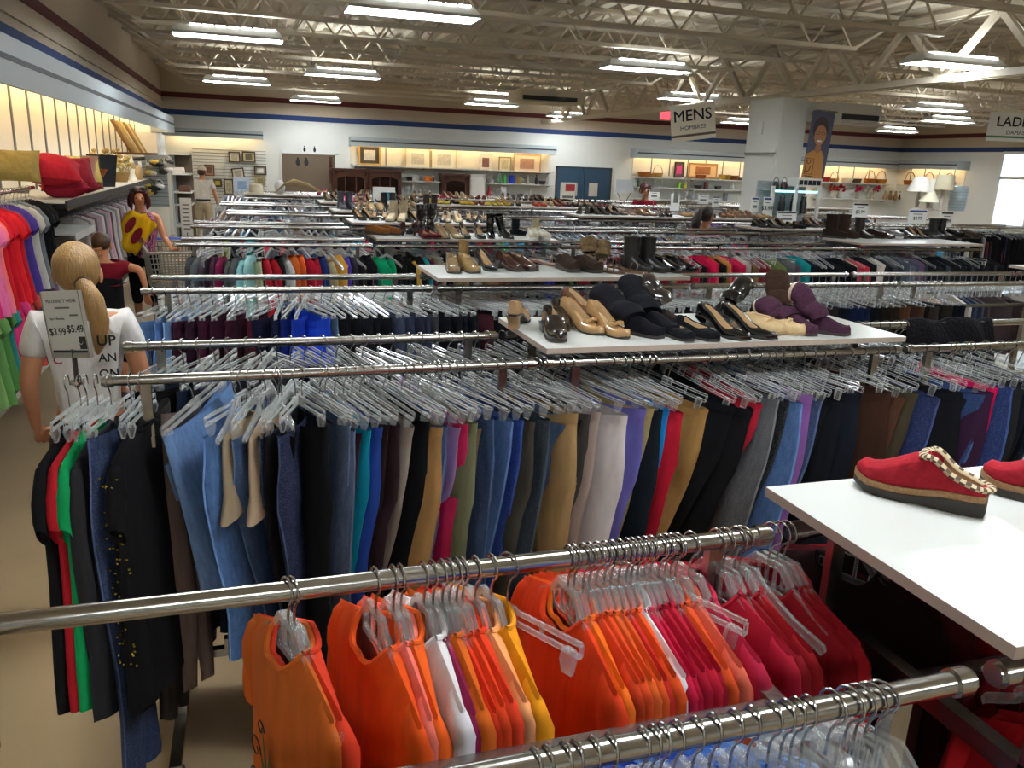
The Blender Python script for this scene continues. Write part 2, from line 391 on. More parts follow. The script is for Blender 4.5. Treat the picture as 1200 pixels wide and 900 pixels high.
panels_x('trim_17', 11.1, 20.4, BW, 1.93, 2.64, .62)
v = struct(MB().box(RW-.02, RW, 20.2, BW, 1.93, 2.66).build('trim_18', 'panel', smooth=0))
for i in range(4): MB().box(RW-.03, RW-.02, 20.6+i*.6, 20.63+i*.6, 1.93, 2.66).build('standard', 'greyink', v, smooth=0)
# doors and openings on the back wall
t = MB().box(.9, 2.28, BW-.03, BW, 0, 2.15)
d1 = struct(t.build('door_1', 'brown', smooth=0))
MB().box(.85, .9, BW-.05, BW, 0, 2.2).box(2.28, 2.4, BW-.05, BW, 0, 2.2).box(.85, 2.4, BW-.05, BW, 2.15, 2.2).build('frame', 'wall', d1, smooth=0)
MB().box(2.12, 2.2, BW-.06, BW-.03, 1.4, 2.1).build('strip', 'wood', d1, smooth=0)
d2 = struct(MB().box(8.70, 9.52, BW-.05, BW-.01, 0, 2.05).box(9.54, 10.36, BW-.05, BW-.01, 0, 2.05).build('door_2', 'bluedoor', smooth=0))
MB().box(8.64, 8.70, BW-.06, BW, 0, 2.1).box(10.36, 10.42, BW-.06, BW, 0, 2.1).box(8.64, 10.42, BW-.06, BW, 2.05, 2.1).build('frame', 'valline', d2, smooth=0)
for xx in (9.05, 9.7):
    MB().box(xx, xx+.28, BW-.058, BW-.05, 1.26, 1.64).build('window_panel', pm('door_panel', '#b7b2a6', rough=.35), d2, smooth=0)
t = empty('exit_sign', (9.7, 18.5, 3.28)); tag(t, 'small glowing red exit sign hanging under the joists', 'sign')
q = MB().box(-.12, .12, -.03, .03, 0, .2).build('sign_box', 'redexit', t, smooth=0)
MB().tube([(0, 0, .2), (0, 0, .4)], .01, 6).build('hanger_rod', 'steel', t)
vt = empty('ceiling_vent', (6.4, 17.8, 3.42)); tag(vt, 'grey duct box with a dark grille under the joists', 'vent')
MB().box(-.75, .75, -.4, .5, 0, .26).build('duct', 'ceil', vt, smooth=0)
gr = MB().box(-.7, .55, -.42, -.4, .03, .12); gr.build('grille', 'black', vt, smooth=0)
vt = empty('ceiling_vent', (10.05, 12.2, 3.0)); tag(vt, 'dark narrow vent grille beside the portrait banner', 'vent')
MB().box(-.6, .35, -.2, .2, 0, .3).build('duct', 'wall', vt, smooth=0); MB().box(-.55, .3, -.22, -.2, .04, .13).build('grille', 'black', vt, smooth=0)
# outside and fill of the sky
wd = bpy.data.worlds.new('world'); S.world = wd; wd.use_nodes = True
nt = wd.node_tree; bg = nt.nodes['Background']
sk = nt.nodes.new('ShaderNodeTexSky'); sk.sky_type = 'NISHITA'; sk.sun_disc = False; sk.sun_elevation = radians(40); sk.sun_rotation = radians(200)
nt.links.new(sk.outputs[0], bg.inputs['Color']); bg.inputs['Strength'].default_value = 1.3
struct(MB().box(RW+.3, RW+40, -20, 60, -.3, -.2).build('ground', pm('pavement', '#d5d5d0', rough=.9), smooth=0))
S.view_settings.view_transform = 'Standard'; S.view_settings.look = 'None'; S.view_settings.exposure = .12; S.view_settings.gamma = 1
S.view_settings.use_curve_mapping = False
S.cycles.max_bounces = 7; S.cycles.diffuse_bounces = 3; S.cycles.glossy_bounces = 3; S.cycles.transparent_max_bounces = 14; S.cycles.transmission_bounces = 3
S.cycles.use_denoising = True; S.cycles.sample_clamp_indirect = 6
S.cycles.caustics_reflective = False; S.cycles.caustics_refractive = False
# ================================================================ clothes racks
ZB, ZR, ZS = 1.43, 1.234, 1.49           # hanging bar, frame rail, shelf top
ROWS = [0.97, 2.815, 4.535, 6.76, 8.40, 10.14, 12.0, 13.9, 15.8]
COLS = [(-.52, .93), (.96, 2.50), (2.53, 4.05), (4.08, 5.60), (5.63, 7.15), (7.18, 8.70), (8.73, 10.25), (10.28, 11.8)]
NCOL = [2, 3, 5, 5, 6, 8, 8, 8, 8]
RNAME = ['orange and red shirts', 'maternity trousers', 'second trousers', 'coats and jackets', 'blouses', 'sixth row', 'seventh row', 'eighth row', 'last row']
CNAME = ['beside the aisle', 'second from the aisle', 'third from the aisle', 'fourth from the aisle', 'fifth from the aisle', 'sixth from the aisle', 'seventh from the aisle', 'eighth from the aisle']
def rack_meshes(L):
    r = {}
    x0, x1 = -L/2, L/2
    m = MB().tube([(x0, 0, 0), (x1, 0, 0)], .0165, 12)
    for x in (x0+.02, x1-.02): m.tube([(x-.012, 0, 0), (x+.012, 0, 0)], .021, 12)
    r['bar'] = m.mesh('hang_bar', 'chrome')
    r['rail'] = MB().bar((x0+.12, 0, ZR), (x1-.12, 0, ZR), .035, .018).mesh('frame_rail', 'steel', 0)
    r['low'] = MB().bar((x0+.12, 0, .32), (x1-.12, 0, .32), .03).bar((x0+.3, 0, .335), (x0+.3, 0, .375), .03).mesh('low_rail', 'steel', 0)
    e = MB().bar((0, -.25, ZR), (0, .25, ZR), .03, .035)
    for y in (-.235, .235): e.bar((0, y, ZR), (0, y, ZB-.012), .03, .02)
    e.bar((0, 0, .06), (0, 0, ZR), .04, .03).bar((0, -.3, .075), (0, .3, .075), .04, .03)
    for y in (-.27, .27): e.lathe([(.012, .03), (.028, .03), (.028, .058), (.012, .06)], 10, (0, y)).lathe([(.026, 0), (.026, .03)], 10, (0, y))
    r['end'] = e.mesh('end_frame', 'steel', 30)
    r['board'] = MB().box(x0-.0, x1, -.29, .29, ZS-.02, ZS, 0).mesh('board', ['lam', 'lamedge'], 0)
    bm = r['board']
    for pl in bm.polygons:
        if abs(pl.normal.z) < .5: pl.material_index = 1
    s = MB()
    for x in (x0+.2, x1-.2):
        for y in (-.235, .235): s.bar((x, y, ZB+.01), (x, y, ZS-.02), .018)
    r['stub'] = s
    return r
RM_ = {}
RACKS = {}
SHELVES = {(0, 1), (1, 1), (2, 1), (2, 4) , (3, 1), (3, 4), (4, 1), (4, 4), (5, 1), (5, 3), (5, 4), (6, 1), (6, 2), (7, 0), (7, 1), (7, 2), (7, 3), (6, 3), (7, 6), (7, 7)}
for ri, yc in enumerate(ROWS):
    for ci in range(NCOL[ri]):
        if (ri, ci) in ((6, 5), (6, 4)): continue
        x0, x1 = COLS[ci]
        if ri == 0 and ci == 0: x0 = -.53
        if ci == 0 and ri >= 5: x0 = (-.24, -.36, -.05, .2)[ri-5]
        if ri == 1 and ci == 0: x0 = -.44
        if ri == 0 and ci == 1: x0 = .972
        L = round(x1-x0, 3)
        if L not in RM_: RM_[L] = rack_meshes(L)
        r = RM_[L]
        t = empty('clothes_rack', ((x0+x1)/2, yc, 0)); RACKS[ri, ci] = t
        tag(t, 'chrome double clothes rack of %s, %s' % (RNAME[ri] if ri < 5 else 'the '+RNAME[ri], CNAME[ci]), 'clothes rack', 'chrome double clothes racks')
        for y in (-.235, .235):
            q = obj('hang_bar', r['bar'], t); q.location = (0, y, ZB)
        obj('frame_rail', r['rail'], t); obj('low_rail', r['low'], t)
        for s in (-1, 1):
            q = obj('end_frame', r['end'], t); q.location = (s*(L/2-.12), 0, 0)
        if (ri, ci) in SHELVES:
            b = empty('display_shelf', ((x0+x1)/2, yc+.03, 0)); tag(b, 'white shoe shelf on top of the %s rack, %s' % (RNAME[ri], CNAME[ci]), 'shelf', 'white shelves on the racks')
            obj('board', r['board'], b)
            if 'stubm' not in r: r['stubm'] = r['stub'].mesh('shelf_post', 'darksteel', 0)
            obj('shelf_post', r['stubm'], b)
# ================================================================ hangers  (local x = hanger width, z = 0 at bar centre)
def hook(b, z1, mi=0):
    pts = [(0, 0, z1), (0, 0, -.045), (.003, 0, -.032)]
    R = .0225
    for a in range(-65, 186, 25): pts.append((R*cos(radians(a)), 0, R*sin(radians(a))))
    pts.append((-R*1.05, 0, -.012))
    b.tube(pts, .0022, 6, mi)
    return b
def fold_rot():
    pass
HOOKM = {}
HOOKM['top'] = hook(MB(), -.075).mesh('hook', 'wire'); HOOKM['clip'] = hook(MB(), -.085).mesh('hook', 'wire')
def top_hanger():
    b = MB()
    out = [(-.185, -.158), (-.18, -.148), (-.12, -.122), (-.06, -.082), (-.035, -.052), (.035, -.052), (.06, -.082), (.12, -.122), (.18, -.148), (.185, -.158)]
    inn = [(-.178, -.168), (-.17, -.162), (-.112, -.136), (-.056, -.096), (-.028, -.064), (.028, -.064), (.056, -.096), (.112, -.136), (.17, -.162), (.178, -.168)]
    rings = []
    for (a, c), (e, f) in zip(out, inn):
        rings.append([(a, -.005, c), (a, .005, c), (e, .005, f), (e, -.005, f)])
    b.loft(rings)
    b.box(-.058, .058, -.004, .004, -.122, -.110); b.box(-.058, -.048, -.004, .004, -.112, -.092); b.box(.048, .058, -.004, .004, -.112, -.092); b.box(-.022, -.016, -.003, .003, -.112, -.06); b.box(.016, .022, -.003, .003, -.112, -.06)
    return b
def clip_hanger(withclips=True):
    b = MB()
    for z in (-.082, -.104):
        b.bar((-.165, 0, z), (.165, 0, z), .006, .009)
    for x in (-.165, -.08, 0, .08, .165): b.bar((x, 0, -.082), (x, 0, -.104), .006)
    b.box(-.02, .02, -.005, .005, -.108, -.075)
    return b
def clip():
    b = MB()
    b.loft([[(-.009, -.008, -.10), (.009, -.008, -.10), (.009, .008, -.10), (-.009, .008, -.10)], [(-.011, -.012, -.116), (.011, -.012, -.116), (.011, .012, -.116), (-.011, .012, -.116)], [(-.010, -.004, -.146), (.010, -.004, -.146), (.010, .004, -.146), (-.010, .004, -.146)]])
    return b
HM = {'top': top_hanger().mesh('hanger_body', 'clear', 30), 'clip': clip_hanger().mesh('hanger_body', 'clear', 30)}
CLIPM = clip().mesh('clip', 'clear', 30)
NH = [0]
def hanger(kind, x, y, phi, label, group=None, clips=True, tilt=0, sc=1):
    """phi: rotation about z of the end that points to -Y"""
    h = obj('hanger', HM[kind]); h.location = (x, y, ZB); h.rotation_euler = (0, tilt, -pi/2+phi); h.scale = (sc, 1, 1)
    tag(h, label, 'hanger', group); NH[0] += 1
    obj('hook', HOOKM[kind], h)
    if kind == 'clip' and clips:
        for s in (-.14, .14):
            c = obj('clip', CLIPM, h); c.location = (s, 0, 0)
    return h
# ================================================================ garments
def smooth(a, b, t):
    t = max(0, min(1, (t-a)/(b-a))); return t*t*(3-2*t)
def tee_mesh(seed, L=.66, hw=.200, flare=.03, th=.022, dip=.055, name='t_shirt', mat='cloth', N=36, long_body=0):
    rnd = random.Random(seed); ph = [rnd.uniform(0, 6.28) for _ in range(6)]
    b = MB(); rings = []
    spec = [(0.068, .030, 0), (.115, .026, .02), (.165, .024, .04), (.20, .024, .07), (.21, .026, .12), (.208, .03, .2), (.208, .032, .3), (.21, .034, .42), (.215, .036, .54), (.22, .036, L)]
    for i, (a, t, dep) in enumerate(spec):
        if i > 5: dep = .2+(dep-.2)*(L-.2)/.46 if i < 9 else L
        a = a*hw/.21+(flare*smooth(.2, L, dep)); r = []
        for j in range(N):
            th_ = 2*pi*j/N; c, s = cos(th_), sin(th_)
            u = a*(abs(c)**.8)*(1 if c > 0 else -1)
            v = t*s
            f = smooth(.1, .35, dep)*(.011*sin(u*38+ph[0]+dep*2)+.008*sin(u*67+ph[1]-dep*3))*(1 if s > 0 else -1 if s < 0 else 0)
            fr = max(0, -s); bk = max(0, s)
            z = -.062-.36*abs(u)*(1-smooth(.15, .4, dep)) - .36*.2*smooth(.15, .4, dep)
            if i == 0: z -= dip*fr**1.5+.012*bk
            elif i < 4: z -= (dip*(1-i*.12)+dep*.7)*fr**1.2+(dep*.9)*bk**1.2
            else: z -= dep-.0
            z += .012*sin(u*20+ph[2])*smooth(.5, .66, dep)
            if i >= 4: z = min(z, -.062-.075-(dep-.07)*1.0)
            r.append((u, v+f*.5, z))
        rings.append(r)
    b.loft(rings, True, False, False)
    return b.mesh(name, mat, 60)
def sleeve_mesh(seed, sgn, long=False, mat='cloth'):
    b = MB(); rings = []
    sp = [((.150, -.121), (.160, -.235), .012), ((.190, -.138), (.180, -.245), .021), ((.210, -.165), (.188, -.262), .023), ((.222, -.205), (.192, -.285), .022), ((.229, -.255), (.196, -.315), .020), ((.231, -.285), (.199, -.335), .018)]
    if long: sp = sp[:3]+[((.222, -.23), (.184, -.32), .024), ((.226, -.36), (.170, -.42), .026), ((.222, -.5), (.165, -.53), .026), ((.212, -.64), (.168, -.65), .02)]
    for i, ((x0, z0), (x1, z1), t) in enumerate(sp):
        cx, cz, ux, uz = (x0+x1)/2, (z0+z1)/2, (x0-x1)/2, (z0-z1)/2; r = []
        for j in range(12):
            a = 2*pi*j/12
            r.append((sgn*(cx+ux*cos(a)), t*sin(a)+.003*sin(i*2+seed), cz+uz*cos(a)))
        rings.append(r)
    b.loft(rings, True, True, False)
    return b.mesh('sleeve', mat, 60)
def collar_mesh():
    b = MB(); pts = []
    for j in range(25):
        t = 2*pi*j/24; c, s = cos(t), sin(t); u = .064*(abs(c)**.8)*(1 if c > 0 else -1)
        pts.append((u, .030*s, -.062-.36*abs(u)-.055*max(0, -s)**1.5-.012*max(0, s)))
    b.tube(pts, .0055, 6, 0, False)
    return b.mesh('neckband', 'cloth')
TEES = [tee_mesh(i) for i in range(4)]
SLV = {(s, l): sleeve_mesh(3+s, s, l) for s in (-1, 1) for l in (0, 1)}
COLLAR = collar_mesh()
def tee(x, y, phi, color, label, group=None, long=False, var=None, parts=True, name='t_shirt', cat='shirt', sc=1, dz=0, me=None):
    o = obj(name, me or TEES[var if var is not None else random.randrange(4)], None, color)
    o.location = (x, y, ZB+dz); o.rotation_euler = (0, 0, -pi/2+phi); o.scale = (sc, 1, random.uniform(.96, 1.05))
    tag(o, label, cat, group)
    if parts:
        for s in (-1, 1): obj('sleeve', SLV[s, 1 if long else 0], o, color)
        obj('neckband', COLLAR, o, color)
    return o
EDGE = {}; SEAMS = {}
def trouser_mesh(seed, L=1.02, hw=.18, t=.022, leg=.104, flare=.0, mat='cloth', name='trousers', split=.27, N=24, z0=-.128, taper=1):
    rnd = random.Random(seed); ph = [rnd.uniform(0, 6.28) for _ in range(6)]; sway = rnd.uniform(-.03, .03)
    b = MB(); rings = []; H = N//2
    edge = []
    upper = [0, .02, .04, .10, .18, split]
    for z in upper:
        w = hw*(1+.10*smooth(0, .2, z)); r = []
        for j in range(N):
            th_ = 2*pi*j/N; c, s = cos(th_), sin(th_)
            u = w*(abs(c)**.85)*(1 if c > 0 else -1)
            f = smooth(.02, .2, z)*(.014*sin(u*34+ph[0]+z*3)+.008*sin(u*60+ph[1]))
            sag = .035*sin(pi*(u/w+1)/2)*(1-smooth(0, .12, z))*(1 if s < 0 else .3)*abs(s)
            r.append((u, (t+.012*smooth(0, .2, z))*s+f, z0-z-sag))
        rings.append(r); edge.append(r[0])
    b.loft(rings, True, False, False)
    base = (len(rings)-1)*N
    # two legs share the crotch ring; each leg loop = half ring
    for side in (0, 1):
        idx = list(range(base+(N//4), base+(3*N//4)+1)) if side == 0 else [base+k for k in list(range(3*N//4, N))+list(range(0, N//4+1))]
        prev = idx; n = len(idx)
        sg = -1 if side == 0 else 1
        levels = [split+(L-split)*q for q in (.12, .3, .5, .72, .9, 1)]
        for li, z in enumerate(levels):
            q = (z-split)/(L-split); w = leg*(1-.42*q*taper)+flare*q
            cx = sg*(.092-.026*q)+sway*q; new = []
            for k in range(n):
                a = pi/2+pi*(k/(n-1)) if side == 0 else -pi/2+pi*(k/(n-1))
                # full loop from half ring parameter
                aa = (pi if side == 0 else 0)+(k-(n-1)/2)*2*pi/n
                u = cx+w*cos(aa); v = (.028-.006*q)*sin(aa)+.010*sin(z*9+ph[2+side])+.006*sin(u*50+ph[4])
                
                if side == 1 and k == n//2: edge.append((u, v, z0-z-.01*sin(aa*2+ph[5])))
                new.append(len(b.v)); b.v.append((u, v, z0-z-.01*sin(aa*2+ph[5])))
            for k in range(n):
                a0, a1 = prev[k], prev[(k+1) % n]
                b.f.append([a0, a1, new[(k+1) % n], new[k]]); b.m.append(0)
            prev = new
    me = b.mesh(name, mat, 70); EDGE[me.name] = edge; return me
def skirt_mesh(seed, L=.55, hw=.18, mat='denim', name='skirt', flare=.05, z0=-.128, N=26):
    rnd = random.Random(seed); ph = [rnd.uniform(0, 6.28) for _ in range(4)]; rings = []
    for z in (0, .02, .04, .1, .18, .3*L/.55, .42*L/.55, L-.02, L):
        w = hw+flare*z/L; r = []
        for j in range(N):
            a = 2*pi*j/N; c, s = cos(a), sin(a); u = w*(abs(c)**.85)*(1 if c > 0 else -1)
            f = smooth(.02, .25, z)*(.014*sin(u*30+ph[0]+z*2)+.007*sin(u*55+ph[1]))
            r.append((u, (.022+.02*z/L)*s+f, z0-z-.03*sin(pi*(u/w+1)/2)*(1-smooth(0, .12, z))*max(0, -s)+.008*sin(u*18+ph[2])*smooth(.4, 1, z/L)))
        rings.append(r)
    return MB().loft(rings, True, False, False).mesh(name, mat, 70)
def waist_mesh(hw=.18, N=24, mat='cloth', z0=-.128, t=.024):
    rings = []
    for z in (.0, .012, .034):
        r = []
        for j in range(N):
            th_ = 2*pi*j/N; c, s = cos(th_), sin(th_); w = hw*1.012
            u = w*(abs(c)**.85)*(1 if c > 0 else -1)
            sag = .035*sin(pi*(max(-1, min(1, u/w))+1)/2)*(1-smooth(0, .12, z))*(1 if s < 0 else .3)*abs(s)
            r.append((u, (t+.002)*s, z0+.004-z-sag))
        rings.append(r)
    return MB().loft(rings, True, False, False).mesh('waistband', mat, 70)
PANTS = {'trousers': [trouser_mesh(i, 1.02) for i in range(3)], 'jeans': [trouser_mesh(10+i, 1.02, mat='denim', name='jeans', flare=.012) for i in range(3)],
         'shorts': [trouser_mesh(20, .52, leg=.108, taper=0, name='shorts')], 'cropped': [trouser_mesh(30, .78, leg=.106, taper=.3)]}
SKIRTS = [skirt_mesh(1), skirt_mesh(2, .6, .17, 'cloth')]
WB = {'cloth': waist_mesh(mat='cloth'), 'denim': waist_mesh(mat='denim')}
BELT = {}
def pocket_mesh():
    b = MB()
    b.box(-.045, .045, -.0035, .0035, -.07, .055)
    return b.mesh('pocket', 'denim', 30)
POCKET = pocket_mesh()
def pants(kind, x, y, phi, color, label, group=None, parts=True, sc=1, dz=0, zs=None, tilt=0):
    lst = SKIRTS if kind == 'skirt' else PANTS[kind]
    me = lst[0] if kind == 'skirt' else random.choice(lst)
    nm = {'cropped': 'trousers'}.get(kind, kind)
    o = obj(nm, me, None, color); zs = zs or random.uniform(.95, 1.04)
    o.location = (x, y, ZB+dz-.128*(1-zs)); o.rotation_euler = (0, tilt, -pi/2+phi)
    o.scale = (sc*random.uniform(.92, 1.04), 1, zs)
    tag(o, label, {'jeans': 'jeans', 'shorts': 'shorts', 'skirt': 'skirt'}.get(nm, 'trousers'), group)
    if parts and kind == 'jeans':
        if me.name not in SEAMS: SEAMS[me.name] = MB().tube([(x_+.001, y_, z_) for x_, y_, z_ in EDGE[me.name]], .0035, 5, 0, True, (1.5, .7)).mesh('side_seam', 'denim')
        h6 = [min(255, int(int(color[i_:i_+2], 16)*1.25+22)) for i_ in (1, 3, 5)]
        obj('side_seam', SEAMS[me.name], o, '#%02x%02x%02x' % tuple(h6))
    if parts: obj('waistband', WB['denim' if kind in ('jeans', 'skirt') else 'cloth'], o, color)
    return o
# ---------------------------------------------------------------- names of colours, and labels in a row
def cname(h):
    r, g, b = [int(h[i:i+2], 16) for i in (1, 3, 5)]
    mx, mn = max(r, g, b), min(r, g, b); l = (mx+mn)/2; sat = (mx-mn)/max(mx, 1)
    if mx < 48: return 'black' if b < 40 else 'navy'
    if sat < .13: return 'white' if l > 205 else 'pale grey' if l > 160 else 'grey' if l > 90 else 'charcoal'
    import colorsys
    hh = colorsys.rgb_to_hsv(r/255, g/255, b/255)[0]*360
    if sat < .3 and mx > 165: return 'cream' if 20 < hh < 90 else 'pale blue' if 150 < hh < 260 else 'pale pink' if (hh > 280 or hh < 20) else 'pale green'
    if hh < 8 or hh > 352:
        return 'red' if mx > 165 else 'crimson' if mx > 130 else 'dark red'
    if hh < 20: return 'red-orange' if mx > 180 and sat > .6 else 'salmon' if mx > 190 else 'rust brown' if mx > 100 else 'dark brown'
    if hh < 46: return ('orange' if mx > 190 and sat > .65 else 'tan' if mx > 135 else 'brown' if mx > 75 else 'dark brown')
    if hh < 70: return 'yellow' if sat > .6 and mx > 150 else 'khaki' if mx > 130 else 'olive'
    if hh < 165: return 'lime green' if mx > 170 and hh < 110 else 'green' if mx > 90 else 'dark green'
    if hh < 195: return 'teal' if mx < 190 else 'aqua'
    if hh < 252: return 'light blue' if mx > 175 and sat < .6 else 'royal blue' if mx > 130 and sat > .55 else 'blue' if mx > 95 else 'navy'
    if hh < 290: return 'lilac' if mx > 165 else 'purple' if mx > 75 else 'dark plum'
    if hh < 335: return 'hot pink' if mx > 190 and sat > .6 else 'pink' if mx > 190 else 'plum' if mx < 115 else 'raspberry'
    return 'hot pink' if mx > 200 and sat > .65 else 'pink' if mx > 190 else 'raspberry' if mx > 120 else 'wine'
def series(items, where, end='from the aisle'):
    """items: (hexcolour, noun) in order -> one label each that singles it out"""
    names = [(cname(c), n) for c, n in items]; cnt = {}; seen = {}
    for k in names: cnt[k] = cnt.get(k, 0)+1
    out = []
    for k in names:
        i = seen.get(k, 0); seen[k] = i+1
        c, n = k
        if cnt[k] == 1: out.append(('only %s %s on the %s' % (c, n, where), '%s %s' % (c, n)))
        else: out.append(('%s %s %s %s on the %s' % (ordinal(i), c, n, end, where), '%s %s %s' % (ordinal(i), c, n)))
    return out
# ================================================================ front rack: orange and red shirts
R1F = [(336, '#C25F24', 19, .0), (343, '#CC3A22', 19, 0), (440, '#E2541C', 11, 0), (461, '#EE7768', 9, 0), (470, '#E65E20', 8, 0), (497, '#E2DEE0', 8, 0), (508, '#8A2048', 8, 0),
       (519, '#D4641F', 8, 0), (527, '#D8391E', 9, 0), (536, '#E0451F', 9, 0), (543, '#DE4020', 9, 0), (558, '#EDA167', 9, 0), (577, '#EC981C', 9, 0),
       (668, '#DA3F1A', 4, 0), (675, '#EE6E1E', 6, 0), (686, '#D6441F', 7, 0), (693, '#DC4A20', 7, 0), (702, '#D45A24', 8, 0), (711, '#D2521F', 7, 0), (719, '#C42C26', 7, 0), (728, '#E0501F', 7, 0),
       (737, '#E4E0E2', 7, 0), (743, '#BC1A3C', 7, 0), (750, '#B61638', 7, 0), (758, '#A8152E', 7, 0), (765, '#B2182E', 7, 0), (776, '#9E1428', 8, 0), (783, '#DC5326', 9, 0),
       (796, '#DB6650', 11, 0), (812, '#BE2848', 12, 0), (842, '#AE1E34', 14, 0), (852, '#8C1822', 15, 0), (866, '#96191F', 15, 0), (906, '#8A151E', 16, 0), (916, '#94161E', 17, 0), (924, '#A01A22', 14, 0)]
Y1 = ROWS[0]+.235; Y0 = ROWS[0]-.235
labs = series([(c, 't-shirt') for _, c, _, _ in R1F], 'front shirt rack', 'from the aisle')
PRINTED = None
for k, ((px, c, ph, dz), (lb, sh)) in enumerate(zip(R1F, labs)):
    p = aty(px, 720-.1156*px, Y1)
    x = p.x
    if k == 0: lb = 'tan-orange t-shirt with a printed plant, nearest the aisle on the front rack'
    t = tee(x, Y1, radians(ph+random.uniform(-1.5, 1.5)), c, lb, 'shirts on the front rack', var=k % 4)
    if k == 0: PRINTED = t
    if k in (0, 1): t.scale.x = .9
    if k in (2, 13): t.scale = (1.04, 1.1, 1.05)
    hanger('top', x, Y1, radians(ph), 'clear hanger inside the %s on the front shirt rack' % ('tan-orange printed t-shirt' if k == 0 else sh), 'clear hangers on the front shirt rack')
# the print on the first shirt: a little green plant with curls
pr = MB()
for a0, l in ((-.35, .12), (-.1, .16), (.15, .13), (.4, .09)):
    pts = [(-.02+sin(a0)*l*t, -.041-.002*0, -.40+cos(a0)*l*t-.02*t*t) for t in (0, .3, .6, 1)]
    pr.tube(pts, [.009, .008, .005, .001], 5, 0, True, (1, .15))
pr.build('plant_print', pm('green_ink', '#3c5a2c', rough=.8), PRINTED)
cu = MB()
for cx, cz, r, d in ((-.075, -.33, .028, 1), (-.09, -.40, .03, -1), (.05, -.41, .025, 1), (-.04, -.27, .018, 1)):
    pts = [(cx+r*(1-t*.7)*cos(d*t*7), -.0415, cz+r*(1-t*.7)*sin(d*t*7)) for t in [i/14 for i in range(15)]]
    cu.tube(pts, .0011, 4)
cu.build('curl_print', 'ink', PRINTED)
MB().box(-.018, .018, -.004, .004, -.105, -.082).build('neck_label', 'white', PRINTED, smooth=0).location = (0, .024, .004)
EM = [(597, 30), (790, 25), (872, 28)]
for i, (px, ph) in enumerate(EM):
    hanger('clip' if i != 2 else 'top', aty(px, 720-.1156*px, Y1).x, Y1, radians(ph), 'empty clear hanger %s on the front rack' % ('after the yellow-orange shirt', 'among the crimson shirts', 'before the last dark red shirts')[i])
# second unit under the white shelf: dark reds
c2 = ['#241012', '#4A1218', '#7E1218', '#A81C22', '#6E1216', '#981620', '#5C1618', '#8E141C', '#7A1218', '#A01A1E', '#86141A', '#701418', '#9A181E', '#80121C']
labs = series([(c, 'top') for c in c2], 'rack beneath the clog shelf', 'from its post')
for i, (c, (lb, sh)) in enumerate(zip(c2, labs)):
    x = 1.125+i*.062
    tee(x, Y1, radians(24+random.uniform(-4, 4)), c, lb, 'dark tops under the clog shelf')
    hanger('top', x, Y1, radians(24), 'clear hanger inside the %s beneath the clog shelf' % sh, 'clear hangers beneath the clog shelf')
for i, c in enumerate(['#C01A22', '#A81820', '#B81C20', '#901418', '#B01A1E', '#9C161C', '#881418']):
    x = 1.16+i*.07
    tee(x, Y0, radians(10+random.uniform(-4, 4)), c, '%s bright red top on the near bar below the clog shelf' % ordinal(i), 'red tops on the near bar', dz=-.075, sc=.78)
    hanger('top', x, Y0, radians(12), 'clear hanger of the %s red top on the near bar' % ordinal(i), 'clear hangers on the near bar', sc=.72)
# near bar of the first unit: blue shirts and empty hangers
nb = [(627, '#2746B4'), (641, '#1E3A9E'), (662, '#24409E'), (675, '#3A66C4'), (695, '#1B3696'), (715, '#2A4CB8'), (752, '#213E9C'), (765, '#1C3690'), (776, '#2C58BE'), (792, '#3F70C8'), (815, '#1D3A9A'), (835, '#5C8CD0'), (860, '#2A5CC0'), (880, '#3468C8'), (905, '#4C80CC'), (920, '#2B6CC8'), (932, '#6890C8'), (945, '#8AA8D0')]
labs = series([(c, 'top') for _, c in nb], 'nearest bar', 'from the aisle')
for (px, c), (lb, sh) in zip(nb, labs):
    x = aty(px, 1030-.2*px, Y0).x
    tee(x, Y0, radians(6+random.uniform(-3, 3)), c, lb, 'blue tops on the nearest bar', sc=.84, dz=-.022)
    hanger('top', x, Y0, radians(8), 'clear hanger of the %s on the nearest bar' % sh, 'clear hangers on the nearest bar', sc=.72)
for i, px in enumerate((975, 995, 1007, 1020, 1032)):
    hanger('top', aty(px, 1030-.2*px, Y0).x, Y0, radians(8+i*5), '%s empty clear hanger after the blue tops on the nearest bar' % ordinal(i), 'empty hangers on the nearest bar')
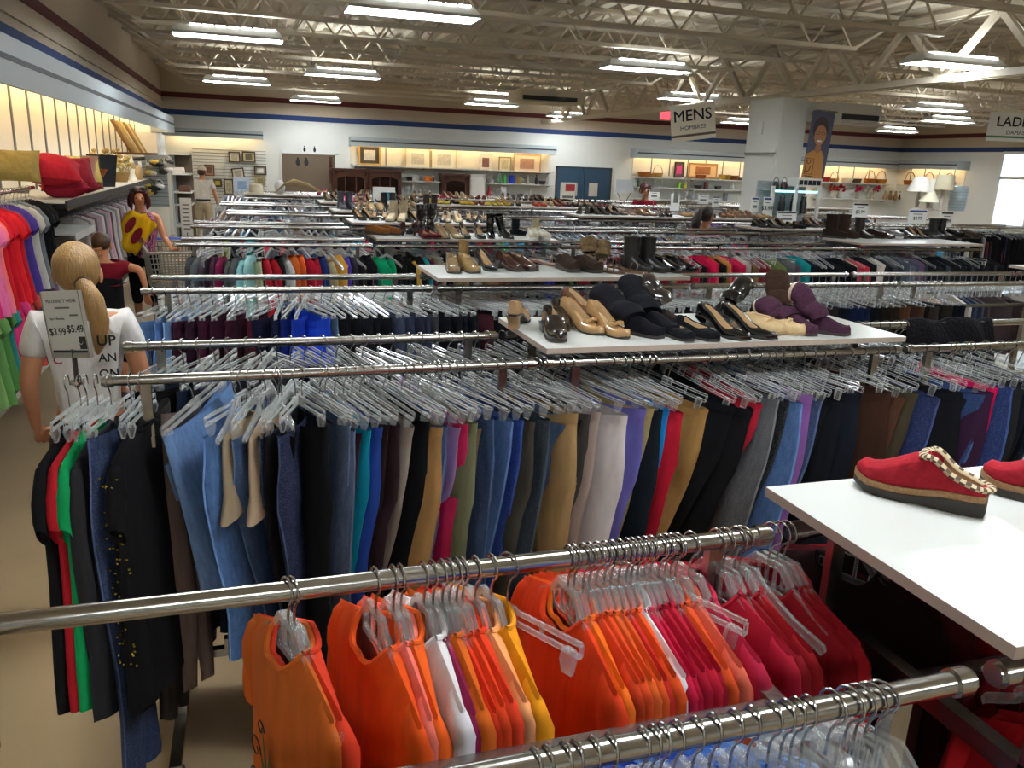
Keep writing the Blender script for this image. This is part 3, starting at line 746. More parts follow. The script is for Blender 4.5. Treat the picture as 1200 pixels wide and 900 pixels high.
# ================================================================ maternity trousers: front bar
Y2 = ROWS[1]-.235; Y2b = ROWS[1]+.235
def near_edge_x(px, py, y, ph, w=.175):
    p = aty(px, py, y-w*cos(radians(ph))); return p.x-w*sin(radians(ph))
R2F = [  # (pixel column of the strip's outer edge, colour, kind, turn, z-scale)
    (178, '#7093C4', 'skirt', -36, 1.12), (241, '#4A6C9C', 'jeans', -30, .8), (254, '#9C8B72', 'tank', -26, 1), (266, '#3C5274', 'jeans', -24, .9), (289, '#B09A80', 'tank', -22, 1), (300, '#2A3550', 'jeans', -24, 1),
    (308, '#17171B', 'trousers', -22, 1), (330, '#252C48', 'jeans', -18, .9), (352, '#131317', 'trousers', 16, 1), (385, '#16171C', 'trousers', 22, 1), (412, '#4E617E', 'jeans', 26, 1), (418, '#56688A', 'jeans', 26, 1.02), (429, '#38222F', 'trousers', 24, 1),
    (439, '#1290AC', 'trousers', 24, .86), (450, '#2A4CA6', 'trousers', 25, 1), (461, '#261C1E', 'trousers', 26, 1), (472, '#35242A', 'trousers', 26, 1), (493, '#9D948A', 'cropped', 30, 1), (510, '#131519', 'trousers', 26, 1), (518, '#B08A58', 'trousers', 25, 1), (528, '#4A6090', 'jeans', 24, 1),
    (545, '#A68AC0', 'trousers', 24, 1), (551, '#C42A5C', 'trousers', 25, .9), (561, '#75795C', 'trousers', 26, 1), (570, '#8E7A5E', 'trousers', 26, 1), (579, '#33486C', 'jeans', 26, 1), (600, '#4C6C9C', 'jeans', 28, 1), (617, '#27418A', 'jeans', 26, 1), (628, '#46443C', 'trousers', 28, 1), (646, '#36424E', 'jeans', 26, 1), (668, '#4A607E', 'jeans', 28, 1), (676, '#A88A60', 'trousers', 28, 1),
    (690, '#17191C', 'trousers', 26, 1), (696, '#4A4846', 'trousers', 27, 1), (706, '#A89890', 'trousers', 26, 1), (733, '#DAD4D4', 'trousers', 28, 1), (755, '#6A66B0', 'trousers', 30, 1), (768, '#A8966A', 'trousers', 30, 1), (775, '#182028', 'trousers', 26, 1), (783, '#1E7CC4', 'trousers', 24, .75), (794, '#B81E34', 'trousers', 26, .7), (800, '#6E4E36', 'trousers', 24, .8), (830, '#A9834E', 'cropped', 36, .85),
    (866, '#16171B', 'trousers', 34, .95), (884, '#15161A', 'trousers', 28, 1), (896, '#B42438', 'trousers', 29, .5), (910, '#5A5C60', 'jeans', 28, 1), (922, '#1B1C20', 'jeans', 26, 1), (932, '#4A6A9A', 'jeans', 26, 1), (940, '#3E5680', 'jeans', 26, 1), (948, '#8A5CA0', 'trousers', 24, 1), (960, '#38486A', 'jeans', 26, 1), (972, '#14171E', 'trousers', 26, 1), (985, '#15171D', 'trousers', 26, 1), (996, '#161A24', 'trousers', 26, 1), (1008, '#1E2546', 'trousers', 28, 1),
    (1028, '#3A241C', 'trousers', 28, 1), (1043, '#402A20', 'trousers', 28, 1), (1057, '#54382A', 'trousers', 28, 1), (1070, '#463E30', 'trousers', 28, 1), (1097, '#28345E', 'jeans', 30, 1), (1112, '#16171D', 'trousers', 26, 1), (1126, '#1A1E2C', 'trousers', 26, 1), (1145, '#2E4470', 'jeans', 28, 1), (1150, '#38203A', 'trousers', 26, 1), (1161, '#D0185C', 'trousers', 22, 1), (1167, '#28386A', 'jeans', 26, 1), (1184, '#26272A', 'trousers', 26, 1), (1200, '#181C28', 'trousers', 26, 1), (1214, '#141821', 'trousers', 26, 1), (1230, '#20263A', 'jeans', 26, 1)]
NOUN = {'jeans': 'jeans', 'trousers': 'trousers', 'cropped': 'trousers', 'skirt': 'denim skirt', 'tank': 'tank top'}
labs = series([(c, NOUN[k]) for _, c, k, _, _ in R2F], 'maternity rack', 'from the sign')
TANK = tee_mesh(31, L=.27, hw=.15, flare=.02, dip=.1, name='tank_top')
for (px, c, kind, ph, zs), (lb, sh) in zip(R2F, labs):
    x = near_edge_x(px, 540, Y2, ph)
    a = radians(ph+random.uniform(-2.5, 2.5)); ddz = random.uniform(-.022, .012)
    if kind == 'tank':
        o = tee(x, Y2, a, c, lb, 'clothes on the maternity rack', parts=False, name='tank_top', cat='tank top', me=TANK, dz=-.05)
        hanger('top', x, Y2, a, 'clear hanger inside the %s on the maternity rack' % sh, 'clear hangers on the maternity rack'); continue
    if c == '#A9834E': lb = 'folded tan trousers with one leg turned up on the maternity rack'
    tl = radians(random.uniform(0, 17))
    o = pants(kind, x, Y2, a, c, lb, 'clothes on the maternity rack', zs=zs, tilt=tl, dz=ddz)
    if kind == 'skirt':
        for s in (-1, 1):
            q = obj('pocket', POCKET, o, '#7C9ECB'); q.location = (.1*s, -.058, -.30); q.rotation_euler = (0, 0, 0)
    hanger('clip', x, Y2, a, 'clear clip hanger holding the %s on the maternity rack' % sh, 'clear hangers on the maternity rack', tilt=tl)
# aisle end of the maternity rack: tops
E2 = [(78, '#17171A', 'black v-neck top hanging at the aisle end under the price sign', -20), (92, '#B4202C', 'red top behind the black v-neck top at the aisle end', -19), (100, '#149A58', 'green top beside the red top at the aisle end', -17),
      (112, '#2C2C30', 'charcoal top next to the green top at the aisle end', -16), (152, '#141417', 'black sequined top with yellow trim at the aisle end', -14), (164, '#151518', 'plain black top beside the sequined top', -20)]
for i, (px, c, lb, ph) in enumerate(E2):
    p = aty(px, 447, Y2); a = radians(ph)
    t = tee(p.x, Y2, a, c, lb, 'tops at the aisle end', sc=.92, dz=-.035, long=(i in (3,)))
    t.scale.z = 1.2 if i in (0, 1, 2) else 1.25
    hanger('clip', p.x, Y2, a*.5, 'clear hanger of the '+lb.split(' at ')[0].split(' hanging')[0].split(' behind')[0].split(' beside')[0].split(' next')[0], 'clear hangers at the aisle end', sc=.8)
    if i == 4:
        sq = MB(); rr = random.Random(4)
        for _ in range(70):
            z = -.16-rr.random()*.5; x = .198+rr.random()*.016; yq = rr.uniform(-.028, .028); sq.box(x-.0025, x+.0025, yq-.0025, yq+.0025, z-.002, z+.002)
        sq.build('sequin_band', pm('gold_sequin', '#b8a93a', rough=.2, metal=.8), t)
p = aty(128, 447, Y2)
pants('jeans', p.x, Y2, radians(-14), '#303E5E', 'navy jeans with hems near the floor at the aisle end', 'tops at the aisle end', zs=1.2)
hanger('clip', p.x, Y2, radians(-14), 'clear clip hanger of the long navy jeans at the aisle end', 'clear hangers at the aisle end')
p = aty(168, 447, Y2); pants('trousers', p.x, Y2+.13, radians(-24), '#33302E', 'dark grey trousers hanging behind the denim skirt at the aisle end', 'tops at the aisle end', zs=1.1, sc=.6)
p = aty(205, 447, Y2); pants('trousers', p.x, Y2+.13, radians(-30), '#6E5E58', 'taupe trousers showing below the denim skirt at the aisle end', 'tops at the aisle end', zs=1.0, sc=.6)
# back bar of the maternity rack: dark trousers, seen mostly by their hangers
dk = ['#17181C', '#1A2030', '#20222A', '#161618', '#2A3044', '#141620', '#25262A', '#1C2438', '#121216', '#302A2C']
n = 62; its = []
for i in range(n):
    px_x = -.36+i*.0545+random.uniform(-.008, .008); its.append((px_x, random.choice(dk)))
labs = series([(c, 'trousers') for _, c in its], 'rear maternity bar', 'from the aisle')
for (x, c), (lb, sh) in zip(its, labs):
    ph = radians((-26 if x < .1 else 28)+random.uniform(-8, 8))
    pants('trousers', x, Y2b, ph, c, 'dark trousers on the rear bar of the maternity rack', 'dark trousers on the rear maternity bar', parts=False)
    hanger('clip', x, Y2b, ph, 'clear clip hanger on the rear bar of the maternity rack', 'clear hangers on the rear maternity bar', clips=True, tilt=radians(random.uniform(0, 16)))
# ================================================================ second trousers rack
Y3 = ROWS[2]-.235; Y3b = ROWS[2]+.235
r3 = [('#5577A6', 'jeans')]*1+[('#4A6C9E', 'jeans'), ('#6080AC', 'jeans'), ('#3C1C30', 'trousers'), ('#2A1626', 'trousers'), ('#461A30', 'trousers'), ('#3A1A2C', 'trousers'), ('#501C30', 'trousers'), ('#341824', 'trousers'), ('#4A1628', 'trousers'), ('#181C34', 'trousers'), ('#1C2444', 'trousers'), ('#1A2A78', 'trousers'), ('#2244C0', 'trousers'), ('#2048C8', 'trousers'), ('#445A74', 'jeans'), ('#14151A', 'trousers'), ('#16171B', 'trousers'), ('#1B1C22', 'trousers'), ('#121318', 'trousers'), ('#14161C', 'trousers'), ('#3A4258', 'trousers'), ('#343C54', 'trousers'), ('#2A2E40', 'trousers'), ('#2E3448', 'trousers'), ('#3C3E44', 'trousers'), ('#101116', 'trousers'), ('#13141A', 'trousers'), ('#131722', 'trousers')]
while len(r3) < 34: r3.append((random.choice(['#2A1418', '#14151A', '#3A1820', '#1C2030']), 'trousers'))
while len(r3) < 56: r3.append((random.choice(dk), 'trousers'))
seq = ['#12151E', '#141824', '#182444', '#1A2648', '#16203C', '#14181C', '#1C1C1A', '#241E18', '#2A241C', '#4A3426', '#5C4030', '#3E2A22', '#50382C', '#181818', '#3A3430', '#14161A', '#2E2A28']
while len(r3) < 92: r3.append((seq[(len(r3)-56) % len(seq)], 'trousers'))
labs = series([(c, n_) for c, n_ in r3], 'second trousers rack', 'from the aisle')
for i, ((c, nn), (lb, sh)) in enumerate(zip(r3, labs)):
    x = -.46+i*.0535
    if i > 16 and i < 22: x += .01
    ph = radians((-20 if i < 14 else 26)+random.uniform(-9, 9))
    pants(nn, x, Y3, ph, c, lb, 'trousers on the second trousers rack', parts=i < 30 or i > 70)
    if i < 30 or i > 62: hanger('clip', x, Y3, ph, 'clear clip hanger holding the %s on the second trousers rack' % sh, 'clear hangers on the second trousers rack', clips=i < 30, tilt=radians(random.uniform(0, 14)))
# ================================================================ coats and jackets rack (4th row) and blouse rack (5th row)
BODY = [tee_mesh(40+i, L=.6+.05*(i % 3), hw=.215, th=.03, dip=.03, name='jacket', N=22) for i in range(4)]
Y4 = ROWS[3]-.235; Y4b = ROWS[3]+.235
col4 = ['#50545A', '#6A6C70', '#45363E', '#4A2A40', '#8A2450', '#5A5C5E', '#5E6062', '#9ED8DC', '#A6DADA', '#A3A888', '#B02030', '#A81C2C', '#1A1A1C', '#D0D2D0', '#C8622C', '#CC5A28', '#B01E34', '#A41C30', '#22367A', '#C0AE84', '#D4A040', '#4838A4', '#3A3440', '#2C2228', '#1C1C22', '#0E9A6A', '#12A070', '#0C9464', '#17181A', '#141416', '#C49A3C', '#1A1A1C', '#1C8C96', '#5A2A3C', '#8C7C66', '#17171A', '#A08A5A', '#8E7A50',
        '#7A7A78', '#9A9690', '#A4988A', '#8C6A48', '#9C6A40', '#7C4A30', '#5C3A30', '#3A2C2C', '#2A2A34', '#1C1C20', '#303038', '#16161A', '#28283A', '#3030A0', '#2C2C98', '#181A1E', '#202024', '#5A8A3C', '#1C1C1E', '#8A1C28', '#A01E2C', '#16161A', '#8E7A5C', '#20222A', '#5A1C20', '#14141A', '#1E1E24', '#901C2A', '#16161A', '#1A1C20', '#B0202C', '#C01E38', '#7A2020', '#1C1C20', '#B4224A', '#A87848', '#B08050', '#C0203A', '#B81C34', '#8A2428', '#D02A50', '#1A1A1E', '#D01E50', '#C81C4C', '#C83A2C', '#1C1C1E',
        '#C07A40', '#D02858', '#C82654', '#C02050', '#B8B0A8', '#5A4A34', '#A08050', '#7C2834', '#8A2C3A', '#5C6A3C', '#6E7C48', '#62703E', '#7A8450', '#5A5C60', '#6A6C72', '#6A5A6A', '#1E8C90', '#1A8088', '#1A1C28', '#16181C', '#121418', '#14161A', '#111216', '#15171B', '#131418', '#101114', '#14151A', '#B08A60', '#B04050', '#C03848', '#14151A', '#17181C', '#C8BEB4', '#C4BAB0', '#2A2C30', '#1C1E22', '#3A4048', '#2C3038', '#48505C', '#6A7484', '#5C6070', '#4A4C5C', '#5E4A68', '#3A3C48']+['#16171B', '#1C1E22', '#24262C', '#15161A', '#3A4048', '#1A1B20']*3
labs = series([(c, 'jacket') for c in col4], 'coat rack', 'from the aisle')
x = -.42
for i, (c, (lb, sh)) in enumerate(zip(col4, labs)):
    ph = radians((-14 if x < 0 else 12)+random.uniform(-7, 10)); w = .05+(.012 if 14 < i < 30 else 0)*random.random()
    o = tee(x, Y4, ph, c, lb, 'jackets on the coat rack', parts=False, name='jacket', cat='jacket', me=BODY[i % 4], sc=random.uniform(.9, 1.08), dz=random.uniform(-.03, .015))
    x += w*1.04
col5 = ['#C8C4BC', '#C4BCB0', '#9CA450', '#2A2A30', '#8A2038', '#28909A', '#1C1C22', '#C02840', '#343440', '#B82038', '#8C8C90', '#1A1A1E', '#8E9498', '#24406A', '#5A1E30', '#9AA0A4', '#202028', '#1E2A48', '#3A9CC0', '#3090B8', '#44343C', '#16161A', '#6A6A70', '#303848', '#7A1C2A', '#8C3858', '#54546A', '#1A1A20', '#2A2A3A', '#3CA050', '#CC3858', '#181A20', '#B4B4B4', '#20202A', '#D84070', '#287880', '#24242C', '#4C4C58']
n = 118; x = -.36; its = []
for i in range(n): its.append(col5[i] if i < 20 else random.choice(col5))
labs = series([(c, 'blouse') for c in its], 'blouse rack', 'from the aisle')
for i, (c, (lb, sh)) in enumerate(zip(its, labs)):
    o = tee(x, ROWS[4]-.235, radians(random.uniform(-14, 14)), c, '%s blouse hanging on the front bar of the blouse rack' % cname(c), '%s blouses on the blouse rack' % cname(c), parts=False, name='blouse', cat='blouse', me=BODY[i % 4], sc=random.uniform(.85, 1), dz=random.uniform(-.05, .0))
    x += .073
# black coats far right, denim jackets, purple coats (sixth and seventh rows)
def block(x0, n, step, y, cols, noun, label, group, name, ph=20, dz=0):
    for i in range(n):
        c = cols[i % len(cols)]
        tee(x0+i*step, y, radians(ph+random.uniform(-6, 6)), c, label, group, parts=False, name=name, cat=noun, me=BODY[i % 4], sc=random.uniform(.9, 1.05), dz=dz+random.uniform(-.03, .01))
# ---------------------------------------------------------------- everything further: clothes and hangers nobody could count
def lowtee(b, x, y, z, ph, mi):
    ca, sa = cos(-pi/2+ph), sin(-pi/2+ph); pts = [(-.05, -.06), (.05, -.06), (.2, -.13), (.215, -.5), (-.215, -.5), (-.2, -.13)]
    rings = []
    for d in (-.02, .02): rings.append([(x+u*ca-d*sa, y+u*sa+d*ca, z+w) for u, w in pts])
    b.loft(rings, True, True, True, mi)
def lowhang(b, x, y, z, ph, clipk):
    ca, sa = cos(-pi/2+ph), sin(-pi/2+ph)
    def P(u, d, w): return (x+u*ca-d*sa, y+u*sa+d*ca, z+w)
    if clipk:
        for zz in (-.082, -.104): b.loft([[P(u, d, zz+h) for d, h in ((-.004, -.006), (.004, -.006), (.004, .006), (-.004, .006))] for u in (-.165, .165)])
        for u in (-.14, .14): b.loft([[P(u+a, d, w) for a, d in ((-.014, -.01), (.014, -.01), (.014, .01), (-.014, .01))] for w in (-.1, -.152)])
    else:
        b.loft([[P(u, -.005, w), P(u, .005, w), P(u, .005, w-.02), P(u, -.005, w-.02)] for u, w in ((-.2, -.145), (-.04, -.075), (0, -.06), (.04, -.075), (.2, -.145))])
    b.loft([[P(dx, dy, w) for dx, dy in ((-.002, 0), (0, .002), (.002, 0), (0, -.002))] for w in (-.08, .018)])
    b.loft([[P(dx, yy, .02-abs(yy)*.6+dz) for dx, dz in ((-.002, 0), (0, .002), (.002, 0), (0, -.002))] for yy in (-.02, -.008, .008, .02)])
FARC = ['#1c1c22', '#2c3348', '#8a8a8c', '#b9b4aa', '#6a2436', '#33597a', '#4f5058', '#8c6a52', '#3a2c30', '#59607a', '#c0c0c2', '#20304e']
fm = [pm('far_cloth_%d' % i, c, rough=.9, nscale=12, namt=.15) for i, c in enumerate(FARC)]
fb = MB(); hb2 = MB(); rr = random.Random(11)
for ri in range(2, 9):
    yc = ROWS[ri]
    for side in (-1, 1):
        y = yc+side*.235
        xe = COLS[NCOL[ri]-1][1]-.05
        if ri == 6: xe = COLS[3][1]-.05
        x = -.42+rr.random()*.05
        while x < xe:
            ph = radians((-15 if x < .2 else 24)+rr.uniform(-10, 10))
            clipk = ri == 2 or rr.random() < .35
            front3 = ri == 2 and side == -1; front4 = ri == 3 and side == -1; front5 = ri == 4 and side == -1
            if not (front3 and (x < 1.15 or x > 2.8)) and not ((front4 or front5) and rr.random() < .7): lowhang(hb2, x, y, ZB, ph, clipk)
            dens = 1
            if not (front3 or front4 or front5):
                if rr.random() < .62: lowtee(fb, x, y, ZB-.03 if not clipk else ZB-.09, ph, rr.randrange(len(FARC)))
            x += .062+.03*rr.random() if ri > 2 else .055
o = fb.build('hanging_clothes', fm, None, smooth=30); tag(o, 'mass of mixed garments hanging on the far racks', 'clothes', kind='stuff')
o = hb2.build('hanger_mass', 'smoke', None, smooth=30); tag(o, 'glinting clear hangers crowded along the farther bars', 'hangers', kind='stuff')
block(8.78, 42, .07, ROWS[5]-.235, ['#121215', '#151518', '#17171b', '#101013'], 'coat', 'black coat on the far rack behind the price signs', 'black coats behind the price signs', 'coat')
block(7.72, 15, .066, ROWS[5]-.235, ['#4a5262', '#5c6472', '#3a4250', '#666c78'], 'jacket', 'faded denim jacket on the rack before the white showcase', 'denim jackets near the showcase', 'denim_jacket')
block(7.0, 9, .09, ROWS[6]-.235, ['#5a3c80', '#6a4694', '#3c2c50', '#c8c4c4', '#17171a'], 'coat', 'purple, white or black coat hanging behind the girl in pink', 'coats behind the girl in pink', 'coat')
# ================================================================ shoes   (local: toe points to -Y, heel at +Y, sole on z = 0)
def shoe_upper(L, W, h, sole, op, vamp, back, side, toe_h, point, closed=False):
    """h heel rise, op where the opening ends, vamp/back/side/toe_h heights above the footbed, point 0 round .. 1 pointed"""
    st = [0, .03, .07, .15, .25, .36, .46, .54, .6, .66, .74, .82, .89, .95, .985, 1]
    def wid(s):
        w = .31+.13*smooth(.2, .68, s)
        if s < .12: w *= .55+.45*sqrt(max(0, s/.12))
        e = .72-.12*point
        if s > e:
            q = (s-e)/(1-e); w *= (max(0, 1-q**(2.4-.9*point)))**(.5+.28*point)
        return max(w, .035)*W
    def bot(s): return sole+h*(1-smooth(.18, .64, s))+.012*smooth(.86, 1, s)*.6
    rings = []; inner = []
    for s in st:
        w = wid(s); zb = bot(s); y = L/2-s*L
        if s <= op: rim = back+(side-back)*smooth(0, .3, s)+(vamp-side)*smooth(op-.22, op, s)
        else: rim = vamp+(toe_h-vamp)*smooth(op, .92, s)
        if s > .95: rim *= 1-.5*(s-.95)/.05
        if s in (0,): rim *= .96
        left = [(-w*.96, zb), (-w*1.04, zb+rim*.35), (-w*.93, zb+rim*.8)]
        if (not closed) and .05 < s <= op:
            mid = [(-w*.86, zb+rim), (-w*.72, zb+rim*.9), (-w*.62, zb+.008), (0, zb+.006)]; inner.append(True)
        else:
            mid = [(-w*.80, zb+rim*.88), (-w*.57, zb+rim*.955), (-w*.29, zb+rim*.99), (0, zb+rim)]; inner.append(False)
        half = left+mid
        pts = half+[(-a, b) for a, b in half[-2::-1]]
        rings.append([(a, y, b) for a, b in pts])
    n = len(rings[0])
    b = MB().loft(rings, True, True, True, lambda i, j: 1 if (4 <= j <= 7 and inner[i] and inner[min(i+1, len(inner)-1)]) else 0)
    return b, wid, bot
def sole_mesh(L, W, h, sole, wid, bot, thick=None, grow=1.06, mat='rubber', flat=False, name='sole'):
    st = [-.012, .02, .06, .15, .3, .45, .58, .7, .8, .88, .94, .985, 1.012]; rings = []
    for s in st:
        q = min(1, max(0, s)); w = wid(q)*grow; y = L/2-s*L; zt = bot(q)+.002; zb = 0 if flat else max(0, bot(q)-sole)
        if q > .86: zb = max(zb, .006*(q-.86)/.14)
        rings.append([(-w*.97, y, zb), (w*.97, y, zb), (w, y, zt), (-w, y, zt)])
    return MB().loft(rings).mesh(name, mat, 50)
SHOE = {}
def kind(name, L=.25, W=.088, h=0, sole=.008, op=.58, vamp=.05, back=.055, side=.045, toe=.03, point=.5, closed=False, up='leather', lining='tan', heel=None, solemat='rubber', flat=False, grow=1.05, extra=None):
    b, wid, bot = shoe_upper(L, W, h, sole, op, vamp, back, side, toe, point, closed)
    d = {'upper': b.mesh('upper', [up, lining], 50), 'sole': sole_mesh(L, W, h, sole, wid, bot, mat=solemat, flat=flat, grow=grow)}
    if heel:
        r0, r1 = heel; y = L/2-.035; b = MB()
        b.loft([[(sx*r1*1.0, y+sy*r1, 0) for sx, sy in ((-1, -1), (1, -1), (1, 1), (-1, 1))], [(sx*r1, y+sy*r1, h*.5) for sx, sy in ((-1, -1), (1, -1), (1, 1), (-1, 1))],
                [(sx*r0, y+.004+sy*r0*1.1, h*.85+sole) for sx, sy in ((-1, -1), (1, -1), (1, 1), (-1, 1))], [(sx*r0*1.05, y+sy*r0*1.25, h+sole*.5) for sx, sy in ((-1, -1), (1, -1), (1, 1), (-1, 1))]])
        d['heel'] = b.mesh('heel', up, 40)
    for nm, (bb, mt) in (extra or {}).items(): d[nm] = bb.mesh(nm, mt, 45)
    SHOE[name] = d
def bow():
    b = MB()
    for s in (-1, 1):
        b.loft([[(s*.002, -.053+y, .052+z) for y, z in ((-.004, -.003), (.004, -.003), (.004, .004), (-.004, .004))], [(s*.022, -.05+y, .05+z) for y, z in ((-.011, -.006), (.011, -.006), (.011, .008), (-.011, .008))], [(s*.031, -.047+y, .043+z) for y, z in ((-.008, -.006), (.008, -.006), (.008, .005), (-.008, .005))]])
    b.ell((0, -.055, .053), (.007, .008, .007), 8, 5); return b
def shaft(H, r0=.044, r1=.05, y=.045, z0=.035, lean=0):
    rings = []
    for i in range(8):
        q = i/7; r = r0+(r1-r0)*q+.004*sin(q*14)
        rings.append([(r*.85*cos(2*pi*j/14), y+lean*q+r*1.15*sin(2*pi*j/14), z0+(H-z0)*q) for j in range(14)])
    for q, k in ((1, .9), (.8, .85)):
        rings.append([(r1*.85*k*cos(2*pi*j/14), y+lean*q+r1*1.15*k*sin(2*pi*j/14), z0+(H-z0)*q) for j in range(14)])
    return MB().loft(rings)
kind('pump', h=.062, W=.078, op=.64, vamp=.034, back=.052, side=.034, toe=.026, point=.75, up='patent', heel=(.024, .008), sole=.004)
kind('block_pump', h=.05, W=.082, op=.62, vamp=.042, back=.055, side=.038, toe=.03, point=.35, up='patent', heel=(.026, .02), sole=.006)
kind('bow_pump', h=.055, W=.082, op=.64, vamp=.036, back=.055, side=.036, toe=.03, point=.35, up='patent', heel=(.025, .016), sole=.005, extra={'bow': (bow(), 'patent')})
kind('flat', h=.006, W=.084, op=.6, vamp=.034, back=.05, side=.036, toe=.028, point=.35, up='suede', sole=.007)
kind('moccasin', h=.006, W=.088, op=.58, vamp=.046, back=.05, side=.042, toe=.034, point=.3, up='leather', sole=.008, solemat='tan', extra={'bow': (bow(), 'leather')})
kind('loafer', h=.03, W=.086, op=.42, vamp=.062, back=.06, side=.05, toe=.034, point=.15, up='patent', heel=(.03, .028), sole=.008)
kind('clogshoe', h=.02, W=.094, op=.34, vamp=.07, back=.045, side=.045, toe=.05, point=.05, up='suede', sole=.016, flat=True)
kind('sneaker', h=.006, W=.09, op=.42, vamp=.066, back=.07, side=.056, toe=.042, point=.05, up='leather', solemat='white', sole=.02, flat=True)
kind('ankle_boot', h=.03, W=.086, op=.3, vamp=.085, back=.06, side=.06, toe=.036, point=.4, closed=True, up='leather', heel=(.03, .027), sole=.008, extra={'shaft': (shaft(.21), 'leather')})
kind('tall_boot', h=.055, W=.082, op=.3, vamp=.085, back=.06, side=.06, toe=.034, point=.6, closed=True, up='patent', heel=(.024, .014), sole=.006, extra={'shaft': (shaft(.25, .042, .05, lean=.015), 'patent')})
kind('wool_boot', h=.006, W=.098, op=.3, vamp=.095, back=.07, side=.07, toe=.05, point=.05, closed=True, up='suede', sole=.016, flat=True, extra={'shaft': (shaft(.24, .052, .056), 'suede')})
def sandal():
    b = MB()
    st = [0, .1, .3, .5, .68, .85, .95, 1]; wd = [.6, .8, .72, .8, 1, .92, .6, .2]
    b.loft([[(-w*.043, .125-s*.25, z0+.02*(1-smooth(.2, .6, s))), (w*.043, .125-s*.25, z0+.02*(1-smooth(.2, .6, s))), (w*.043, .125-s*.25, z0+.014+.02*(1-smooth(.2, .6, s))), (-w*.043, .125-s*.25, z0+.014+.02*(1-smooth(.2, .6, s)))] for s, w in zip(st, wd) for z0 in (0,)])
    def band(y, r, h, z, w): return MB().tube([(r*cos(a), y, z+h*sin(a)) for a in [pi*i/8 for i in range(9)]], w, 6, 0, True, (1, .6)).mesh('strap', 'leather', 40)
    SHOE['sandal'] = {'upper': b.mesh('footbed', 'leather', 40), 'strap': band(-.03, .045, .045, .014, .006), 'toe_strap': band(-.07, .045, .04, .012, .006), 'ankle_strap': band(.085, .038, .05, .034, .005)}
sandal()
CATS = {'pump': 'high-heeled shoe', 'block_pump': 'heeled shoe', 'bow_pump': 'heeled shoe', 'flat': 'flat shoe', 'moccasin': 'moccasin', 'loafer': 'loafer', 'clogshoe': 'shoe', 'sneaker': 'sneaker', 'ankle_boot': 'boot', 'tall_boot': 'boot', 'wool_boot': 'boot', 'sandal': 'sandal'}
ONAME = {'pump': 'high_heel', 'block_pump': 'heeled_shoe', 'bow_pump': 'heeled_shoe', 'flat': 'flat_shoe', 'moccasin': 'moccasin', 'loafer': 'loafer', 'clogshoe': 'clog_shoe', 'sneaker': 'sneaker', 'ankle_boot': 'ankle_boot', 'tall_boot': 'heeled_boot', 'wool_boot': 'wool_boot', 'sandal': 'sandal'}
def shoe(k, x, y, z, yaw, color, label, group=None, sc=1, roll=(0, 0), parts=True, second=None):
    d = SHOE[k]; o = obj(ONAME[k], d['upper'], None, color); o.location = (x, y, z); o.rotation_euler = (roll[0], roll[1], yaw); o.scale = (sc, sc, sc)
    tag(o, label, CATS[k], group)
    for nm, me in d.items():
        if nm != 'upper': obj(nm, me, o, second if (second and nm in ('shaft', 'bow')) else color)
    return o
def P(px, py, z=ZS):  # the shelf point seen there
    p = atz(px, py, z); return p.x, p.y
# ---- hero clogs on the near shelf
def clog(x, y, yaw, label):
    L, W = .235, .098
    b, wid, bot = shoe_upper(L, W, .012, .026, .44, .072, .02, .036, .027, .05)
    o = b.build('clog', ['suede', 'tan'], None, 50, '#98202C'); o.location = (x, y, ZS); o.rotation_euler = (0, 0, yaw)
    tag(o, label, 'clog', 'red clogs on the white shelf')
    st = [-.012, .02, .06, .15, .3, .45, .58, .7, .8, .88, .94, .985, 1.012]
    def band(z0, z1, grow, mat, nm):
        rings = []
        for s in st:
            q = min(1, max(0, s)); w = wid(q)*grow; yy = L/2-s*L
            a = z0(q); c = z1(q)
            rings.append([(-w*.95, yy, a), (w*.95, yy, a), (w, yy, c), (-w, yy, c)])
        MB().loft(rings).build(nm, mat, o, 50)
    band(lambda q: .010*smooth(.8, 1, q)+.003*(smooth(.3, .42, q)-smooth(.5, .6, q)), lambda q: bot(q)-.010, 1.09, 'rubber', 'sole')
    band(lambda q: bot(q)-.010, lambda q: bot(q)+.004, 1.08, 'cork', 'cork_midsole')
    # braided collar along the rim: alternate light and dark lozenges
    rim = []
    ss = [.02, .05, .09, .15, .21, .27, .33, .38, .42, .44]
    def rimz(s): return bot(s)+(.02+(.036-.02)*smooth(0, .3, s)+(.072-.036)*smooth(.22, .44, s))
    left = [(-wid(s)*.86, L/2-s*L, rimz(s)-.004) for s in ss]; 
    top = [(wid(.46)*.8*cos(a), L/2-(.44+.055*sin(a))*L, rimz(.44)-.006) for a in [pi-pi*i/9 for i in range(1, 9)]]
    right = [(-p[0], p[1], p[2]) for p in left[::-1]]
    back = [(wid(.03)*.7*cos(a), L/2-.004+.010*sin(a), rimz(.02)-.004) for a in [pi*i/5 for i in range(1, 5)]]
    path = left+top+right+back+[left[0]]
    dense = []
    for i in range(len(path)-1):
        for k in range(3):
            t = k/3; dense.append(tuple(path[i][c]*(1-t)+path[i+1][c]*t for c in range(3)))
    dense.append(path[-1])
    MB().tube(dense, .0075, 8, lambda i, j: 1 if (((i//2)+(1 if j in (0, 1, 2, 3) else 0)) % 2 and j in (0, 1, 2, 6, 7)) else 0, True, (1.2, .8)).build('braided_collar', ['cream', 'brownbraid'], o, 60)
    return o
x0, y0 = P(1014, 572); x1, y1 = P(1152, 607)
d = Vector((x0-x1, y0-y1)); d.normalize()
yaw = math.atan2(d.y, d.x)+pi/2
cx, cy = (x0+x1)/2+.004, (y0+y1)/2+.02
clog(cx, cy, yaw, 'red suede clog with braided collar, toe toward the trousers, nearer the shelf corner')
x2, y2 = P(1131, 566)
